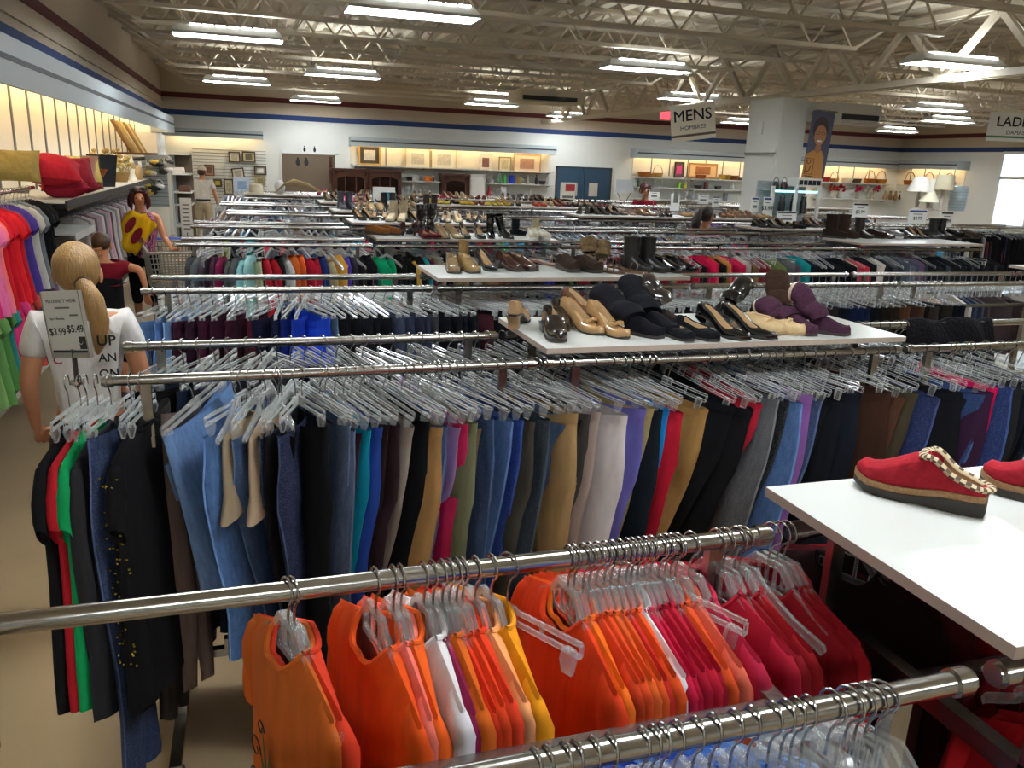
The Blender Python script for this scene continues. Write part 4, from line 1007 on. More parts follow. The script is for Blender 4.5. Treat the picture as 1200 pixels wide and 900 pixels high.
clog(x2-d.x*.1375+.01, y2-d.y*.1375, yaw, 'second red suede clog, farther along the shelf and cut by the frame')
# ---- shoes on the maternity-rack shelf
def row(lst, where, z=ZS):
    for k, px, py, yaw, c, lb, *rest in lst:
        x, y = P(px, py, z); kw = rest[0] if rest else {}
        shoe(k, x, y, z, radians(yaw), c, lb+' '+where, 'shoes '+where, **kw)
W2 = 'on the maternity rack shelf'
row([('block_pump', 608, 379, 150, '#B28E66', 'tan sling-back heel turned away, at the aisle corner'),
     ('loafer', 648, 394, -8, '#221C1A', 'black patent square-toed loafer'), ('loafer', 654, 383, -14, '#26201C', 'dark shoe half hidden behind the square-toed loafer'),
     ('bow_pump', 682, 387, 18, '#B08A5C', 'tan patent bow pump next to the black loafer'), ('bow_pump', 712, 391, 14, '#B08A5C', 'tan patent bow pump touching the black suede boots'),
     ('block_pump', 684, 370, 25, '#5A3826', 'brown leather pump behind the tan bow pumps'),
     ('flat', 790, 394, 4, '#15161A', 'black suede slip-on beside the suede boots'), ('flat', 817, 394, 8, '#15161A', 'black suede slip-on beside the patent pumps'),
     ('pump', 847, 394, 22, '#121214', 'black patent pump toward the suede slip-ons'), ('pump', 876, 393, 26, '#121214', 'black patent pump toward the cream moccasins'),
     ('moccasin', 886, 387, 28, '#CDB183', 'cream moccasin nearer the black pumps'), ('moccasin', 908, 388, 36, '#CDB183', 'cream moccasin nearer the purple boots')], W2)
def lying_boot(name, label, cat, path, rad, color, mat, foot, lining=None, flat=(1.12, .82)):
    """path/rad: shaft centre line; foot: (heel, toe) points on the shelf"""
    rr = [r*(1+.05*sin(i*2.7)) for i, r in enumerate(rad)]
    b = MB().tube(path, rr, 18, 0, True, flat)
    o = b.build(name, mat, None, 60, color); tag(o, label, cat)
    A, T = foot; d = T-A; L = d.length+.07; d.normalize(); md = (A+T)/2; d2 = SHOE['wool_boot']
    for nm in ('upper', 'sole'):
        f = obj('foot' if nm == 'upper' else 'sole', d2[nm], o, color); f.location = (md.x, md.y, ZS); f.rotation_euler = (0, 0, math.atan2(d.y, d.x)+pi/2); k = L/.25; f.scale = (k, k, k)
    if lining:
        a = Vector(path[0]); dd = (a-Vector(path[1])).normalized()
        MB().tube([a-dd*.001, a+dd*.012, a+dd*.014], [rad[0]*1.02, rad[0]*.96, rad[0]*.5], 18, 0, True, flat).build('fleece_lining', lining, o)
    return o
def pz(px, py, h): 
    x, y = P(px, py); return Vector((x, y, ZS+h))
# purple boots: shafts lean back toward the viewer's far side, feet point right
def boot_pair(pts, color, mat, labels, name, lining=None, r=.055):
    for (toe, ank, top, rr_), lb in zip(pts, labels):
        T, A, U = pz(*toe), pz(*ank), pz(*top)
        n = 9; path = []
        for i in range(n):
            q = i/(n-1); p = U*(1-q)+A*q; p.z += .012*sin(q*9)*(1 if i not in (0, n-1) else 0); path.append(p)
        lying_boot(name, lb, 'boot', path, [rr_*(1-.12*i/(n-1)) for i in range(n)], color, mat, (Vector((A.x, A.y, 0)), Vector((T.x, T.y, 0))), lining=lining)
boot_pair([((985, 393, .03), (958, 390, .06), (928, 385, .15), .052), ((948, 393, .03), (925, 388, .05), (893, 380, .075), .05)], '#432839', 'suede',
          ['purple suede boot with cream fleece showing, topmost of the purple pair', 'purple suede boot lying under its fleece-lined twin'], 'fleece_boot', 'fleece')
boot_pair([((925, 378, .03), (912, 375, .06), (905, 370, .17), .05)], '#38281F', 'suede', ['dark brown suede boot standing behind the cream moccasins'], 'suede_boot')
boot_pair([((768, 396, .03), (742, 392, .06), (702, 380, .12), .055), ((786, 394, .03), (760, 388, .07), (735, 374, .15), .05)], '#14141A', 'suede',
          ['black suede slouch boot lying behind the tan bow pumps', 'black suede slouch boot leaning behind its twin'], 'slouch_boot')
boot_pair([((790, 380, .03), (775, 378, .08), (752, 376, .15), .062)], '#2E2826', 'patent', ['shiny dark boot leaning at the back of the maternity rack shelf'], 'shiny_boot')
boot_pair([((838, 384, .03), (850, 378, .09), (868, 374, .15), .042)], '#101013', 'patent', ['black patent boot fallen over behind the patent pumps'], 'patent_boot')
# ---- third rack shelf
W3 = 'on the second trousers rack shelf'
row([('loafer', 530, 318, -5, '#7C6648', 'gold-brown metallic flat at the aisle corner'), ('loafer', 549, 318, 12, '#8A7048', 'gold-brown metallic flat beside the black pump'), ('wool_boot', 545, 310, 10, '#86683E', 'short tan bootie behind the gold flats', dict(sc=.6)),
     ('pump', 570, 316, 14, '#16181C', 'tall black pump leaning between gold flats and brown loafers'), ('block_pump', 582, 312, 170, '#3A241E', 'dark brown heel turned backward'),
     ('loafer', 597, 316, 24, '#3C2420', 'brown leather loafer on the side of the black pump'), ('loafer', 612, 316, 30, '#3C2420', 'brown leather loafer on the side of the sandal'),
     ('sandal', 640, 311, 60, '#7A5A48', 'strappy brown sandal'), ('clogshoe', 665, 317, 8, '#33261E', 'chunky brown slip-on nearest the sandal'), ('clogshoe', 688, 318, 22, '#33261E', 'chunky brown slip-on under the leopard boots'),
     ('sandal', 710, 319, 40, '#5A4636', 'brown thong sandal'), ('sandal', 735, 319, 48, '#6A4E3C', 'brown beaded sandal'),
     ('ankle_boot', 745, 318, 28, '#1C1A1B', 'black leather ankle boot nearest the sandals'), ('ankle_boot', 764, 318, 32, '#1A1819', 'black leather ankle boot behind its twin'),
     ('loafer', 782, 318, 34, '#141416', 'black slip-on shoe beside the ankle boots'), ('loafer', 797, 317, 38, '#141416', 'black slip-on shoe last in its row')], W3)
boot_pair([((684, 314, .05), (690, 312, .09), (688, 311, .15), .05), ((704, 314, .04), (704, 313, .07), (706, 311, .13), .045)], '#6E5A40', 'knit', ['leopard-print boot with black opening on the second trousers shelf', 'second leopard-print boot behind the brown sandals'], 'leopard_boot')
# ---- fourth rack shelf
W4 = 'on the coat rack shelf'
row([('clogshoe', 443, 275, 60, '#7A4C26', 'small tan-brown shoe at the aisle corner', dict(sc=.85)), ('clogshoe', 457, 275, 70, '#7A4C26', 'second small tan-brown shoe', dict(sc=.85)),
     ('pump', 470, 275, 178, '#34161A', 'wine pump showing its heel'), ('pump', 482, 275, 186, '#34161A', 'second wine pump showing its heel'), ('tall_boot', 493, 274, 170, '#141416', 'black heeled boot shown from behind'), ('tall_boot', 503, 272, 180, '#161414', 'second black heeled boot shown from behind'),
     ('flat', 498, 279, 6, '#5A1020', 'dark red flat shoe'), ('flat', 508, 279, 14, '#5A1020', 'second dark red flat shoe'),
     ('pump', 519, 279, 12, '#B09A72', 'cream pump'), ('pump', 533, 279, 22, '#B09A72', 'second cream pump'), ('pump', 545, 279, 4, '#131416', 'black pump beside the cream pumps'),
     ('pump', 562, 279, 4, '#131416', 'black pump with a gap on either side'), ('tall_boot', 575, 279, -4, '#101012', 'black patent heeled boot', dict(sc=.8)), ('tall_boot', 593, 279, 24, '#101012', 'leaning black patent heeled boot', dict(roll=(.1, -.35), sc=.8)),
     ('wool_boot', 607, 276, 50, '#17171A', 'low black fabric boot', dict(sc=.6)), ('sneaker', 624, 281, -8, '#C4BCA8', 'cream sneaker'), ('sneaker', 635, 281, 8, '#C4BCA8', 'second cream sneaker'), ('wool_boot', 629, 276, 20, '#A89878', 'beige fleece bootie behind the sneakers', dict(sc=.6))], W4)
# ---- right-hand shelf over the coat rack: boots and clogs
W4b = 'on the boots shelf before the price signs'
its = [('wool_boot', 978, '#2A211C', 'dark brown boot'), ('wool_boot', 992, '#3A2C24', 'brown boot with fleece'), ('ankle_boot', 1010, '#241C1A', 'dark ankle boot'), ('clogshoe', 1024, '#30201C', 'brown clog'), ('loafer', 1034, '#3A1E1A', 'wine loafer'), ('sneaker', 1044, '#6A6664', 'grey sneaker'),
       ('loafer', 1052, '#141416', 'black loafer'), ('loafer', 1062, '#141416', 'black loafer'), ('pump', 1071, '#101012', 'black pump'), ('pump', 1079, '#101012', 'black pump'), ('loafer', 1088, '#18181A', 'black loafer'), ('ankle_boot', 1096, '#161618', 'black boot'), ('ankle_boot', 1105, '#161618', 'black boot'), ('clogshoe', 1116, '#1C1816', 'black clog'), ('loafer', 1125, '#3A2E26', 'brown loafer'), ('clogshoe', 1135, '#40342A', 'brown clog')]
cnt = {}
for k, px, c, nm in its:
    i = cnt.get(nm, 0); cnt[nm] = i+1
    x, y = P(px, 279); shoe(k, x, y, ZS, radians(20+random.uniform(-20, 30)), c, ('' if i == 0 else ordinal(i)+' ')+nm+' '+W4b, 'shoes '+W4b)
# ---- far shelves: mixed pairs
def pairs(ri, ci, n, where, cols, kinds, x0=None, x1=None, front=True):
    a, b = COLS[ci]; a = x0 or a+.1; b = x1 or b-.1; k0 = 0
    cn = {}
    for i in range(n):
        k = random.choice(kinds); c = random.choice(cols); x = a+(b-a)*(i+.5)/n; yaw = random.uniform(-30, 40)
        y = ROWS[ri]+random.uniform(-.12, .16)
        key = cname(c)+' '+{'pump': 'pump', 'tall_boot': 'boot', 'ankle_boot': 'ankle boot', 'flat': 'flat', 'sneaker': 'sneaker', 'loafer': 'loafer', 'sandal': 'sandal', 'wool_boot': 'boot', 'block_pump': 'pump', 'clogshoe': 'clog'}[k]
        j = cn.get(key, 0); cn[key] = j+1
        for s, w in ((-.055, 'nearer'), (.055, 'farther')):
            shoe(k, x+s, y, ZS, radians(yaw+s*80), c, '%s%s %s, %s of pair' % (('' if j == 0 else ordinal(j)+' '), key, where, 'first' if s < 0 else 'second'), 'shoes '+where)
DARK = ['#141416', '#1A1818', '#2A1E1A', '#3A2A22', '#241A1C', '#101012']
MIX = ['#141416', '#2A1E1A', '#B49A70', '#7A1E2C', '#5A4A3A', '#8A7A60', '#3A3A44', '#C8C0B0', '#1A1818']
BRT = ['#C09A30', '#A8402C', '#141416', '#B49A70', '#C8B040', '#1A1818', '#2A2020', '#A83048', '#3A4A54', '#6A2A2A', '#141416', '#8A6A4A']
ALLK = ['pump', 'pump', 'ankle_boot', 'flat', 'loafer', 'block_pump']
pairs(4, 1, 9, 'on the blouse rack shelf', ['#2A1E1A', '#141416', '#3A3A44', '#24282C', '#1A1818', '#B8A888'], ALLK)
pairs(5, 1, 8, 'on the sixth row shelf', MIX, ['pump', 'ankle_boot', 'flat', 'loafer'])
pairs(6, 1, 7, 'on the seventh row shelf', ['#C02868', '#141416', '#B49A70', '#3A2A22', '#8A2030', '#1A1818'], ['pump', 'flat', 'loafer', 'pump'])
pairs(4, 4, 8, 'on the shelf in front of the girl', DARK, ['pump', 'loafer', 'flat'])
pairs(5, 3, 6, 'on the shelf beside the girl', DARK+['#7A5A40'], ['pump', 'loafer', 'sandal'])
pairs(5, 4, 7, 'on the shelf before the white column', ['#6A4A34', '#141416', '#8A6A4A', '#1A1818'], ['pump', 'loafer', 'flat'])
pairs(6, 2, 7, 'on the shelf with the colourful shoes', BRT, ['pump', 'flat', 'block_pump', 'flat'])
pairs(6, 3, 7, 'on the shelf by the standing sign', BRT, ['pump', 'flat', 'block_pump', 'flat'])
pairs(7, 1, 6, 'on the eighth shelf by the cabinets', MIX+['#C03078'], ['pump', 'flat', 'block_pump'])
pairs(7, 2, 7, 'on the eighth shelf by the blue door', BRT, ['pump', 'flat', 'block_pump', 'flat'])
pairs(7, 3, 6, 'on the eighth shelf near the coats', DARK, ALLK)
# ================================================================ left wall: kids' clothes, pillows, baskets
def thing(name, label, cat, loc=(0, 0, 0), rz=0, group=None):
    t = empty(name, loc, rz); tag(t, label, cat, group); return t
KT = [tee_mesh(60+i, L=.54, hw=.165, flare=.03, th=.03, dip=.05, name='kids_top', N=26) for i in range(3)]
def ksleeve(sgn):
    b = MB(); rings = []
    for (x0, z0), (x1, z1), t in [((.12, -.10), (.13, -.2), .02), ((.16, -.12), (.15, -.22), .028), ((.2, -.17), (.165, -.25), .03), ((.215, -.23), (.175, -.285), .028)]:
        rings.append([(sgn*((x0+x1)/2+(x0-x1)/2*cos(2*pi*j/10)), t*sin(2*pi*j/10), (z0+z1)/2+(z0-z1)/2*cos(2*pi*j/10)) for j in range(10)])
    return b.loft(rings, True, True, False).mesh('sleeve', 'cloth', 60)
KS = {s: ksleeve(s) for s in (-1, 1)}
def rail(name, label, x, y0, y1, z):
    t = thing(name, label, 'rail', (x, 0, z))
    MB().tube([(0, y0, 0), (0, y1, 0)], .015, 10).build('rail_tube', 'chrome', t)
    for y in (y0+.15, y1-.15):
        MB().bar((0, y, -.02), (LW-x+.02, y, -.02), .02, .035).build('bracket', 'steel', t)
def kids(lst, x, z, y0, step, where, tilt=0):
    labs = series([(c, 'top') for c in lst], where, 'from the viewer')
    for i, (c, (lb, sh)) in enumerate(zip(lst, labs)):
        o = tee(x, y0+i*step, pi/2+radians(random.uniform(-16, 4)), c, lb, 'tops on the '+where, name='kids_top', cat='top', me=KT[i % 3], dz=z-ZB, parts=False, sc=random.uniform(.9, 1.1))
        for s in (-1, 1): obj('sleeve', KS[s], o, c)
        h = hanger('top', x, y0+i*step, pi/2, 'white clear hanger of the %s on the %s' % (sh, where), 'hangers on the '+where, sc=.8); h.location.z = z
rail('wall_rail', 'upper chrome wall rail carrying pink and red tops', -1.60, 4.4, 7.35, 1.78)
kids(['#2A9AA0', '#1E8C98', '#8A9A3A', '#3A7A4A', '#D878A0', '#C8287A', '#C4246C', '#D86A9A', '#E0708A', '#E87858', '#C81E2C', '#C41A28', '#D02028', '#B81C2A', '#6A4870', '#4A3A8A', '#3A2E7A', '#B8B4AC', '#6E7478', '#8A8E90', '#17171A', '#141416', '#151517'], -1.60, 1.78, 4.7, .113, 'upper wall rail')
rail('wall_rail', 'lower chrome wall rail carrying green and pink tops', -1.62, 4.4, 7.2, 1.26)
kids(['#C8A848', '#B8A878', '#C4A04A', '#2A6AA0', '#6A8F54', '#789C5A', '#5C8A4C', '#4A7A40', '#2A7A7A', '#C82A70', '#D03A7A', '#E07A58', '#C85048', '#8A3050', '#5A4A58', '#44404A', '#3A3A48', '#6A4A5A'], -1.62, 1.26, 4.75, .128, 'lower wall rail')
def board(label, y0, y1, z, xf, mat='lam', edge='black'):
    t = thing('wall_shelf', label, 'shelf')
    MB().box(LW, xf, y0, y1, z-.02, z).build('board', mat, t, smooth=0)
    MB().box(xf, xf+.012, y0, y1, z-.06, z).build('front_edge', edge, t, smooth=0)
    n = max(2, int((y1-y0)/1.2)+1)
    for i in range(n):
        y = y0+.1+(y1-y0-.2)*i/(n-1)
        MB().ext([(LW+.005, y, z-.02), (xf-.05, y, z-.02), (LW+.005, y, z-.14)], (0, .012, 0)).build('bracket', 'steel', t, smooth=0)
board('long wall shelf with red pillows and baskets on it', 7.2, 13.2, 1.69, -1.36)
board('short white shelf jutting out behind the black tops on the wall', 7.45, 8.3, 1.42, -1.36, 'lam', 'lam')
board('low white wall shelf behind the blond person', 6.95, 8.2, .98, -1.40, 'lam', 'lam')
rail('wall_rail', 'dark wall rail under the pillow shelf crowded with hangers', -1.55, 8.2, 13.0, 1.56)
pb = struct(MB().box(LW+.02, LW+.04, 3.0, 17.2, .1, 1.66).build('trim_30', 'black', smooth=0))
its = ['#b8b0a8', '#8a8488', '#c8c0b8', '#7a5a60', '#9a9498', '#b09098', '#d0ccc8', '#6a6a70', '#a8a09c', '#c49aa8', '#5a4a50', '#bab6b0']
for i in range(34):
    y = 8.35+i*.135; c = its[i % 12]
    o = tee(-1.55, y, pi/2+radians(random.uniform(-14, 6)), c, 'pale top hanging under the pillow shelf beside the shoppers', 'pale tops under the pillow shelf', name='kids_top', cat='top', me=KT[i % 3], dz=.13, parts=False)
    h = hanger('top', -1.55, y, pi/2, 'clear hanger crowded under the pillow shelf', 'clear hangers under the pillow shelf', sc=.8); h.location.z = 1.56
def pillow_mesh(w, h, t, name='pillow'):
    n = 12; b = MB()
    for sg in (1, -1):
        rings = []
        for i in range(n+1):
            a = -1+2*i/n; r = []
            for j in range(n+1):
                c = -1+2*j/n; e = ((1-abs(a)**2.4)*(1-abs(c)**2.4))**.55
                r.append((w/2*a*(1-.07*(1-c*c)), h/2*c*(1-.07*(1-a*a)), sg*t/2*e+.004*sin(a*7+c*5)*e))
            rings.append(r)
        b.loft(rings if sg > 0 else rings[::-1], closed=False)
    return b.mesh(name, 'cloth', 80)
def pillow(px, py, y, w, h, t, c, lb, rot=(0, 0, 0)):
    p = aty(px, py, y); o = obj('pillow', pillow_mesh(w, h, t), None, c); o.location = p; o.rotation_euler = rot; tag(o, lb, 'pillow', None)
    e = [(w/2*a, h/2*c, 0) for a, c in [(-1+.25*k, -1+.07*(1-(-1+.25*k)**2)) for k in range(8)]+[(1-.07*(1-(-1+.25*k)**2), -1+.25*k) for k in range(8)]+[(1-.25*k, 1-.07*(1-(1-.25*k)**2)) for k in range(8)]+[(-1+.07*(1-(1-.25*k)**2), 1-.25*k) for k in range(9)]]
    MB().tube(e, .006, 5).build('piping', 'cloth', o, 60, c)
pillow(60, 199, 7.6, .42, .34, .24, '#B02434', 'large red pillow on top of the pillow pile on the wall shelf', (radians(22), radians(4), radians(12)))
pillow(76, 219, 7.75, .36, .34, .18, '#A02438', 'dark red pillow lying under the large red pillow', (radians(4), radians(-4), radians(14)))
pillow(86, 203, 8.3, .34, .3, .16, '#8C2232', 'wine pillow leaning behind the red pillows', (radians(62), 0, radians(30)))
pillow(92, 216, 8.6, .34, .3, .16, '#7C2030', 'dark wine pillow at the end of the red pillows', (radians(8), 0, radians(20)))
pillow(14, 194, 7.35, .38, .3, .14, '#8A7A48', 'olive gold pillow leaning behind the hanger tops', (radians(50), 0, radians(8)))
pillow(98, 198, 9.4, .3, .3, .12, '#C8B468', 'pale yellow cushion behind the wine pillows', (radians(55), 0, .3))
def lathe_thing(name, label, cat, prof, loc, mat, color, group=None, n=14, extra=None):
    o = MB().lathe(prof, n).build(name, mat, None, 50, color); o.location = loc; tag(o, label, cat, group); return o
def onshelf(px, y, z): 
    # place by column on the shelf depth y
    p = aty(px, 200, y); return (p.x, y, z)
lathe_thing('vase', 'tall pink-beige flared vase on the pillow shelf', 'vase', [(.07, 0), (.05, .03), (.035, .14), (.06, .26), (.085, .33), (.075, .33), (.03, .16)], (-1.48, 9.2, 1.69), 'ceramic', '#B88A78')
lathe_thing('vase', 'brown flared vase between the beige vase and black bin', 'vase', [(.05, 0), (.04, .02), (.04, .1), (.1, .2), (.09, .2), (.03, .08)], (-1.47, 9.55, 1.69), 'ceramic', '#8C5232')
lathe_thing('waste_bin', 'black square-sided bin standing on the pillow shelf', 'bin', [(.11, 0), (.155, .34), (.145, .34), (.10, .02)], (-1.50, 10.1, 1.69), 'paint', '#17171C', n=4)
for i, (px, y, c, lb) in enumerate(((98, 10.4, '#8C5A34', 'low brown basket behind the vases'), (106, 10.7, '#9A6A3C', 'round brown basket behind the black bin'))):
    lathe_thing('basket', lb+' on the pillow shelf', 'basket', [(.09, 0), (.13, .1), (.12, .1), (.08, .015)], (-1.72, y-.4, 1.69+.2*i*0), 'wicker', c)
def plant(name, label, loc, c, n, r, h, seed, col2=None):
    t = thing(name, label, 'dried flowers', loc); rr = random.Random(seed)
    MB().lathe([(.07, 0), (.1, .12), (.09, .12), (.06, .02)], 12).build('pot', 'wicker', t, 50, '#9A7A4A')
    b = MB()
    for _ in range(n):
        a = rr.uniform(0, 6.28); q = rr.random(); p = (r*q*cos(a), r*q*sin(a), .1+h*(.4+.6*rr.random()))
        b.tube([(0, 0, .08), (p[0]*.6, p[1]*.6, p[2]*.7), p], .004, 4); b.ell(p, (.028, .028, .022), 7, 4)
    b.build('blossom', 'knit', t, 60, c)
plant('dried_flowers', 'tan dried flower bunch on the pillow shelf beside the bin', (-1.55, 10.75, 1.69), '#B49A62', 26, .18, .3, 3)
plant('dried_flowers', 'straw-coloured flower arrangement before the white boxes', (-1.52, 11.6, 1.69), '#C0AC70', 22, .16, .22, 5)
lathe_thing('lamp', 'white ceramic lamp base near the end of the pillow shelf', 'lamp', [(.07, 0), (.05, .03), (.03, .1), (.05, .2), (.02, .28), (.012, .34)], (-1.46, 12.2, 1.69), 'ceramic', '#E0D8C4')
lathe_thing('vase', 'tan flower-painted jar at the far end of the pillow shelf', 'vase', [(.06, 0), (.08, .06), (.07, .16), (.05, .2), (.045, .2), (.06, .1)], (-1.46, 12.7, 1.69), 'ceramic', '#A88858')
o = MB().box(-1.9, -1.62, 11.9, 13.0, 1.69, 2.02).build('cardboard_box', 'panel', smooth=0); tag(o, 'wide cream box behind the flower arrangement on the pillow shelf', 'box')
# leaning boards, boxes on the high shelf beyond
board('high shelf with leaning frames and white boxes', 13.4, 17.2, 2.02, -1.42, 'lam', 'grey')
for i, (y, c, w) in enumerate(((13.5, '#8A6A3C', .05), (13.9, '#C8AC74', .06), (14.3, '#D8C494', .05), (14.65, '#A88448', .06), (15.0, '#E0CC9A', .05), (15.3, '#B8985C', .05))):
    o = MB().bar((-1.60, y+.1, 2.03), (-1.82, y-.08, 2.50), w*1.3, .025).build('picture_frame', 'paint', None, 0, c); tag(o, '%s wooden frame leaning on the high shelf at the wall' % ordinal(i), 'frame', 'frames leaning on the high shelf')
o = MB().box(-1.85, -1.43, 13.45, 15.45, 2.022, 2.05).build('wooden_tray', 'wicker', None, 0, '#6A4424'); tag(o, 'long brown tray beneath the leaning frames', 'tray')
for i, (y, c) in enumerate(((15.6, '#E8E4DA'), (16.15, '#DCDCDA'), (16.65, '#E4E4E2'))):
    o = MB().box(-1.86, -1.44, y, y+.42, 2.02, 2.38).build('storage_box', 'paint', None, 0, c); tag(o, '%s white box in the row on the high shelf' % ordinal(i), 'box', 'white boxes on the high shelf')
    MB().box(-1.435, -1.43, y+.1, y+.3, 2.1, 2.2).build('box_label', 'white', o, 0)
# slat panel end unit and box shelving by the man
t = thing('slat_panel', 'grey slatted end panel hung with shoes and bags near the man', 'display panel', (0, 17.6, 0))
MB().box(-1.93, -1.48, 0, .04, 1.02, 1.98).build('panel', 'val', t, smooth=0)
s = MB()
for i in range(12): s.box(-1.93, -1.48, -.008, 0, 1.06+i*.077, 1.072+i*.077)
s.build('slat_groove', 'greyink', t, smooth=0)
t = thing('shelving_unit', 'box shelving with brown back beyond the slatted panel', 'shelving', (0, 18.6, 0))
MB().box(-1.5, -1.12, .9, .94, .2, 2.05).build('back_panel', 'brown', t, smooth=0)
MB().box(-1.5, -1.47, 0, .9, .2, 2.05).build('side_panel', 'val', t, smooth=0)
for z in (.55, 1.0, 1.25, 1.62, 2.02): MB().box(-1.47, -1.12, 0, .9, z, z+.03).build('shelf_board', 'lam', t, smooth=0)
for i, (x, z, c, lb) in enumerate(((-1.35, 1.65, '#D8D0C8', 'white folded cloth on the top box shelf'), (-1.25, 1.28, '#5A3A2A', 'brown box on the middle box shelf'), (-1.3, 1.03, '#3A2A24', 'dark box on the lower box shelf'))):
    o = MB().loft([[(x+sx*.11*k, 18.75+sy*.12*k, z+h) for sx, sy in ((-1, -1), (1, -1), (1, 1), (-1, 1))] for h, k in ((0, 1), (.06, 1.02), (.12, .9))]).build('folded_cloth' if i == 0 else 'carton', 'paint', None, 30, c); tag(o, lb, 'box' if i else 'cloth')
rr = random.Random(9)
for i in range(16):
    x = -1.82+rr.random()*.42; z = 1.12+rr.random()*.8; c = rr.choice(['#1A1A1C', '#D8D6D2', '#C8C4BC', '#3A3634', '#E0DEDA', '#C8A840'])
    b = MB().ell((0, 0, 0), (.09, .05, .055), 10, 6); b.tube([(.07*cos(a), 0, .04+.09*sin(a)) for a in [pi*k/8 for k in range(9)]], .008, 6)
    o = b.build('handbag', 'leather', None, 50, c); o.location = (x, 17.5, z); tag(o, 'small black or white bag hooked on the slatted panel', 'bag', 'bags on the slatted panel')
t = thing('floor_stand', 'narrow white paper sign on a stand beside the man', 'sign', (-.98, 14.6, 0))
MB().box(-.09, .09, -.012, 0, .75, 1.36).build('sign_panel', 'white', t, smooth=0)
MB().tube([(0, 0, 0), (0, 0, .8)], .015, 6).build('pole', 'steel', t); MB().lathe([(.14, 0), (.14, .02), (.02, .03)], 12).build('base', 'steel', t)
for i in range(7): MB().box(-.05, .05, -.014, -.012, .85+i*.065, .87+i*.065).build('text_line', 'greyink', t, smooth=0)
o = MB().lathe([(.12, 0), (.17, .42), (.16, .42), (.11, .03)], 4).build('tote_bin', 'grey', None, 30); o.location = (-.22, 12.9, .8); tag(o, 'grey bin at the aisle end of a far rack', 'bin')
MB().lathe([(.17, .40), (.18, .42), (.16, .42)], 4).build('rim', 'black', o)
tb = MB().box(-.3, .3, -.25, .25, .76, .8); 
for sx in (-.26, .26):
    for sy in (-.2, .2): tb.bar((sx, sy, 0), (sx, sy, .77), .03)
o = tb.build('bin_table', 'steel', None, 0); o.location = (-.22, 12.9, 0); tag(o, 'small steel table under the grey bin', 'table')
# ================================================================ things on and along the back wall
def px_box(x0, x1, y0, y1, yy):
    a = aty(x0, y1, yy); b = aty(x1, y0, yy); return a.x, b.x, a.z, b.z
def frame(px0, px1, py0, py1, yy, fc, mc, pc, label, group=None, tilt=0, bw=.03, art=None, name='picture_frame', cat='picture'):
    x0, x1, z0, z1 = px_box(px0, px1, py0, py1, yy); w, h = x1-x0, z1-z0
    t = thing(name, label, cat, ((x0+x1)/2, yy, (z0+z1)/2), 0, group); t.rotation_euler = (0, tilt, 0)
    b = MB()
    for (a0, a1, c0, c1) in ((-w/2, w/2, h/2-bw, h/2), (-w/2, w/2, -h/2, -h/2+bw), (-w/2, -w/2+bw, -h/2+bw, h/2-bw), (w/2-bw, w/2, -h/2+bw, h/2-bw)): b.box(a0, a1, -.03, 0, c0, c1)
    b.build('frame', pm('frame_wood', fc, rough=.5, nscale=30, namt=.15), t, smooth=0)
    MB().box(-w/2+bw, w/2-bw, -.012, -.004, -h/2+bw, h/2-bw).build('mat_board', pm('mat_board', mc, rough=.8, namt=.03), t, smooth=0)
    k = .26
    MB().box(-w*k, w*k, -.016, -.012, -h*k, h*k).build('print', pm('print_paper', pc, rough=.6, nscale=14, namt=.35), t, smooth=0)
    return t
v = struct(MB().box(-1.3, .5, BW-.03, BW, .75, 2.2).build('trim_31', 'wall', smooth=0))
for i in range(18): MB().box(-1.3, .5, BW-.036, BW-.03, .8+i*.08, .812+i*.08).build('slat_line', 'greyink', v, smooth=0)
WY = BW-.06
for a in ((268, 281, 178, 190, '#3A2A20', '#D8CEB8', '#B8B0A0', 'dark framed drawing, upper one nearer the shelving on the slat wall', 0), (284, 299, 178, 190, '#4A3A2C', '#C8BE9A', '#6A6248', 'framed print of dark shapes beside the upper drawing', 0),
          (272, 286, 197, 210, '#3A2A20', '#D8CEB8', '#A8A090', 'tilted dark framed drawing in the middle of the slat wall', -.12), (240, 251, 193, 206, '#6A4634', '#B08A70', '#7A5A48', 'brown frame with several small pictures behind the man', 0),
          (298, 312, 195, 205, '#3A3228', '#9A907C', '#E8E4DC', 'grey frame with a white strip near the wall edge', 0), (299, 311, 207, 217, '#A89C70', '#B8AC7C', '#8A8058', 'olive picture beneath the grey frame', 0),
          (250, 260, 210, 219, '#5A4A34', '#6A5C3C', '#C8B84C', 'small dark frame with a yellow flower', 0), (263, 273, 210, 228, '#4A3A2C', '#C8BEA0', '#B0A488', 'tall narrow frame beside the yellow flower picture', 0)):
    frame(*a[:4], WY, *a[4:7], a[7], None, a[8])
frame(274, 293, 208, 226, WY-.02, '#C8D0DC', '#C8D4E4', '#8AA8D0', 'pale blue and white poster low on the slat wall', bw=.012, name='poster', cat='poster')
# restroom signs
t = thing('wall_sign', 'small restroom pictogram sign above the dark board', 'sign', (1.62, BW-.03, 2.28))
for s in (-.13, .13):
    MB().box(s-.09, s+.09, -.01, 0, -.1, .1).build('plate', 'white', t, smooth=0)
    MB().ell((s, -.012, .06), (.02, .004, .02), 8, 4).ell((s, -.012, -.02), (.035, .004, .06), 8, 4).build('pictogram', 'ink', t)
t = thing('wall_sign', 'dark restroom pictogram pair painted on the brown board', 'sign', (1.42, BW-.035, 1.95))
for s in (-.11, .11): MB().ell((s, -.004, .08), (.03, .004, .03), 8, 4).ell((s, -.004, -.02), (.06, .004, .09), 8, 4).build('pictogram', 'ink', t)
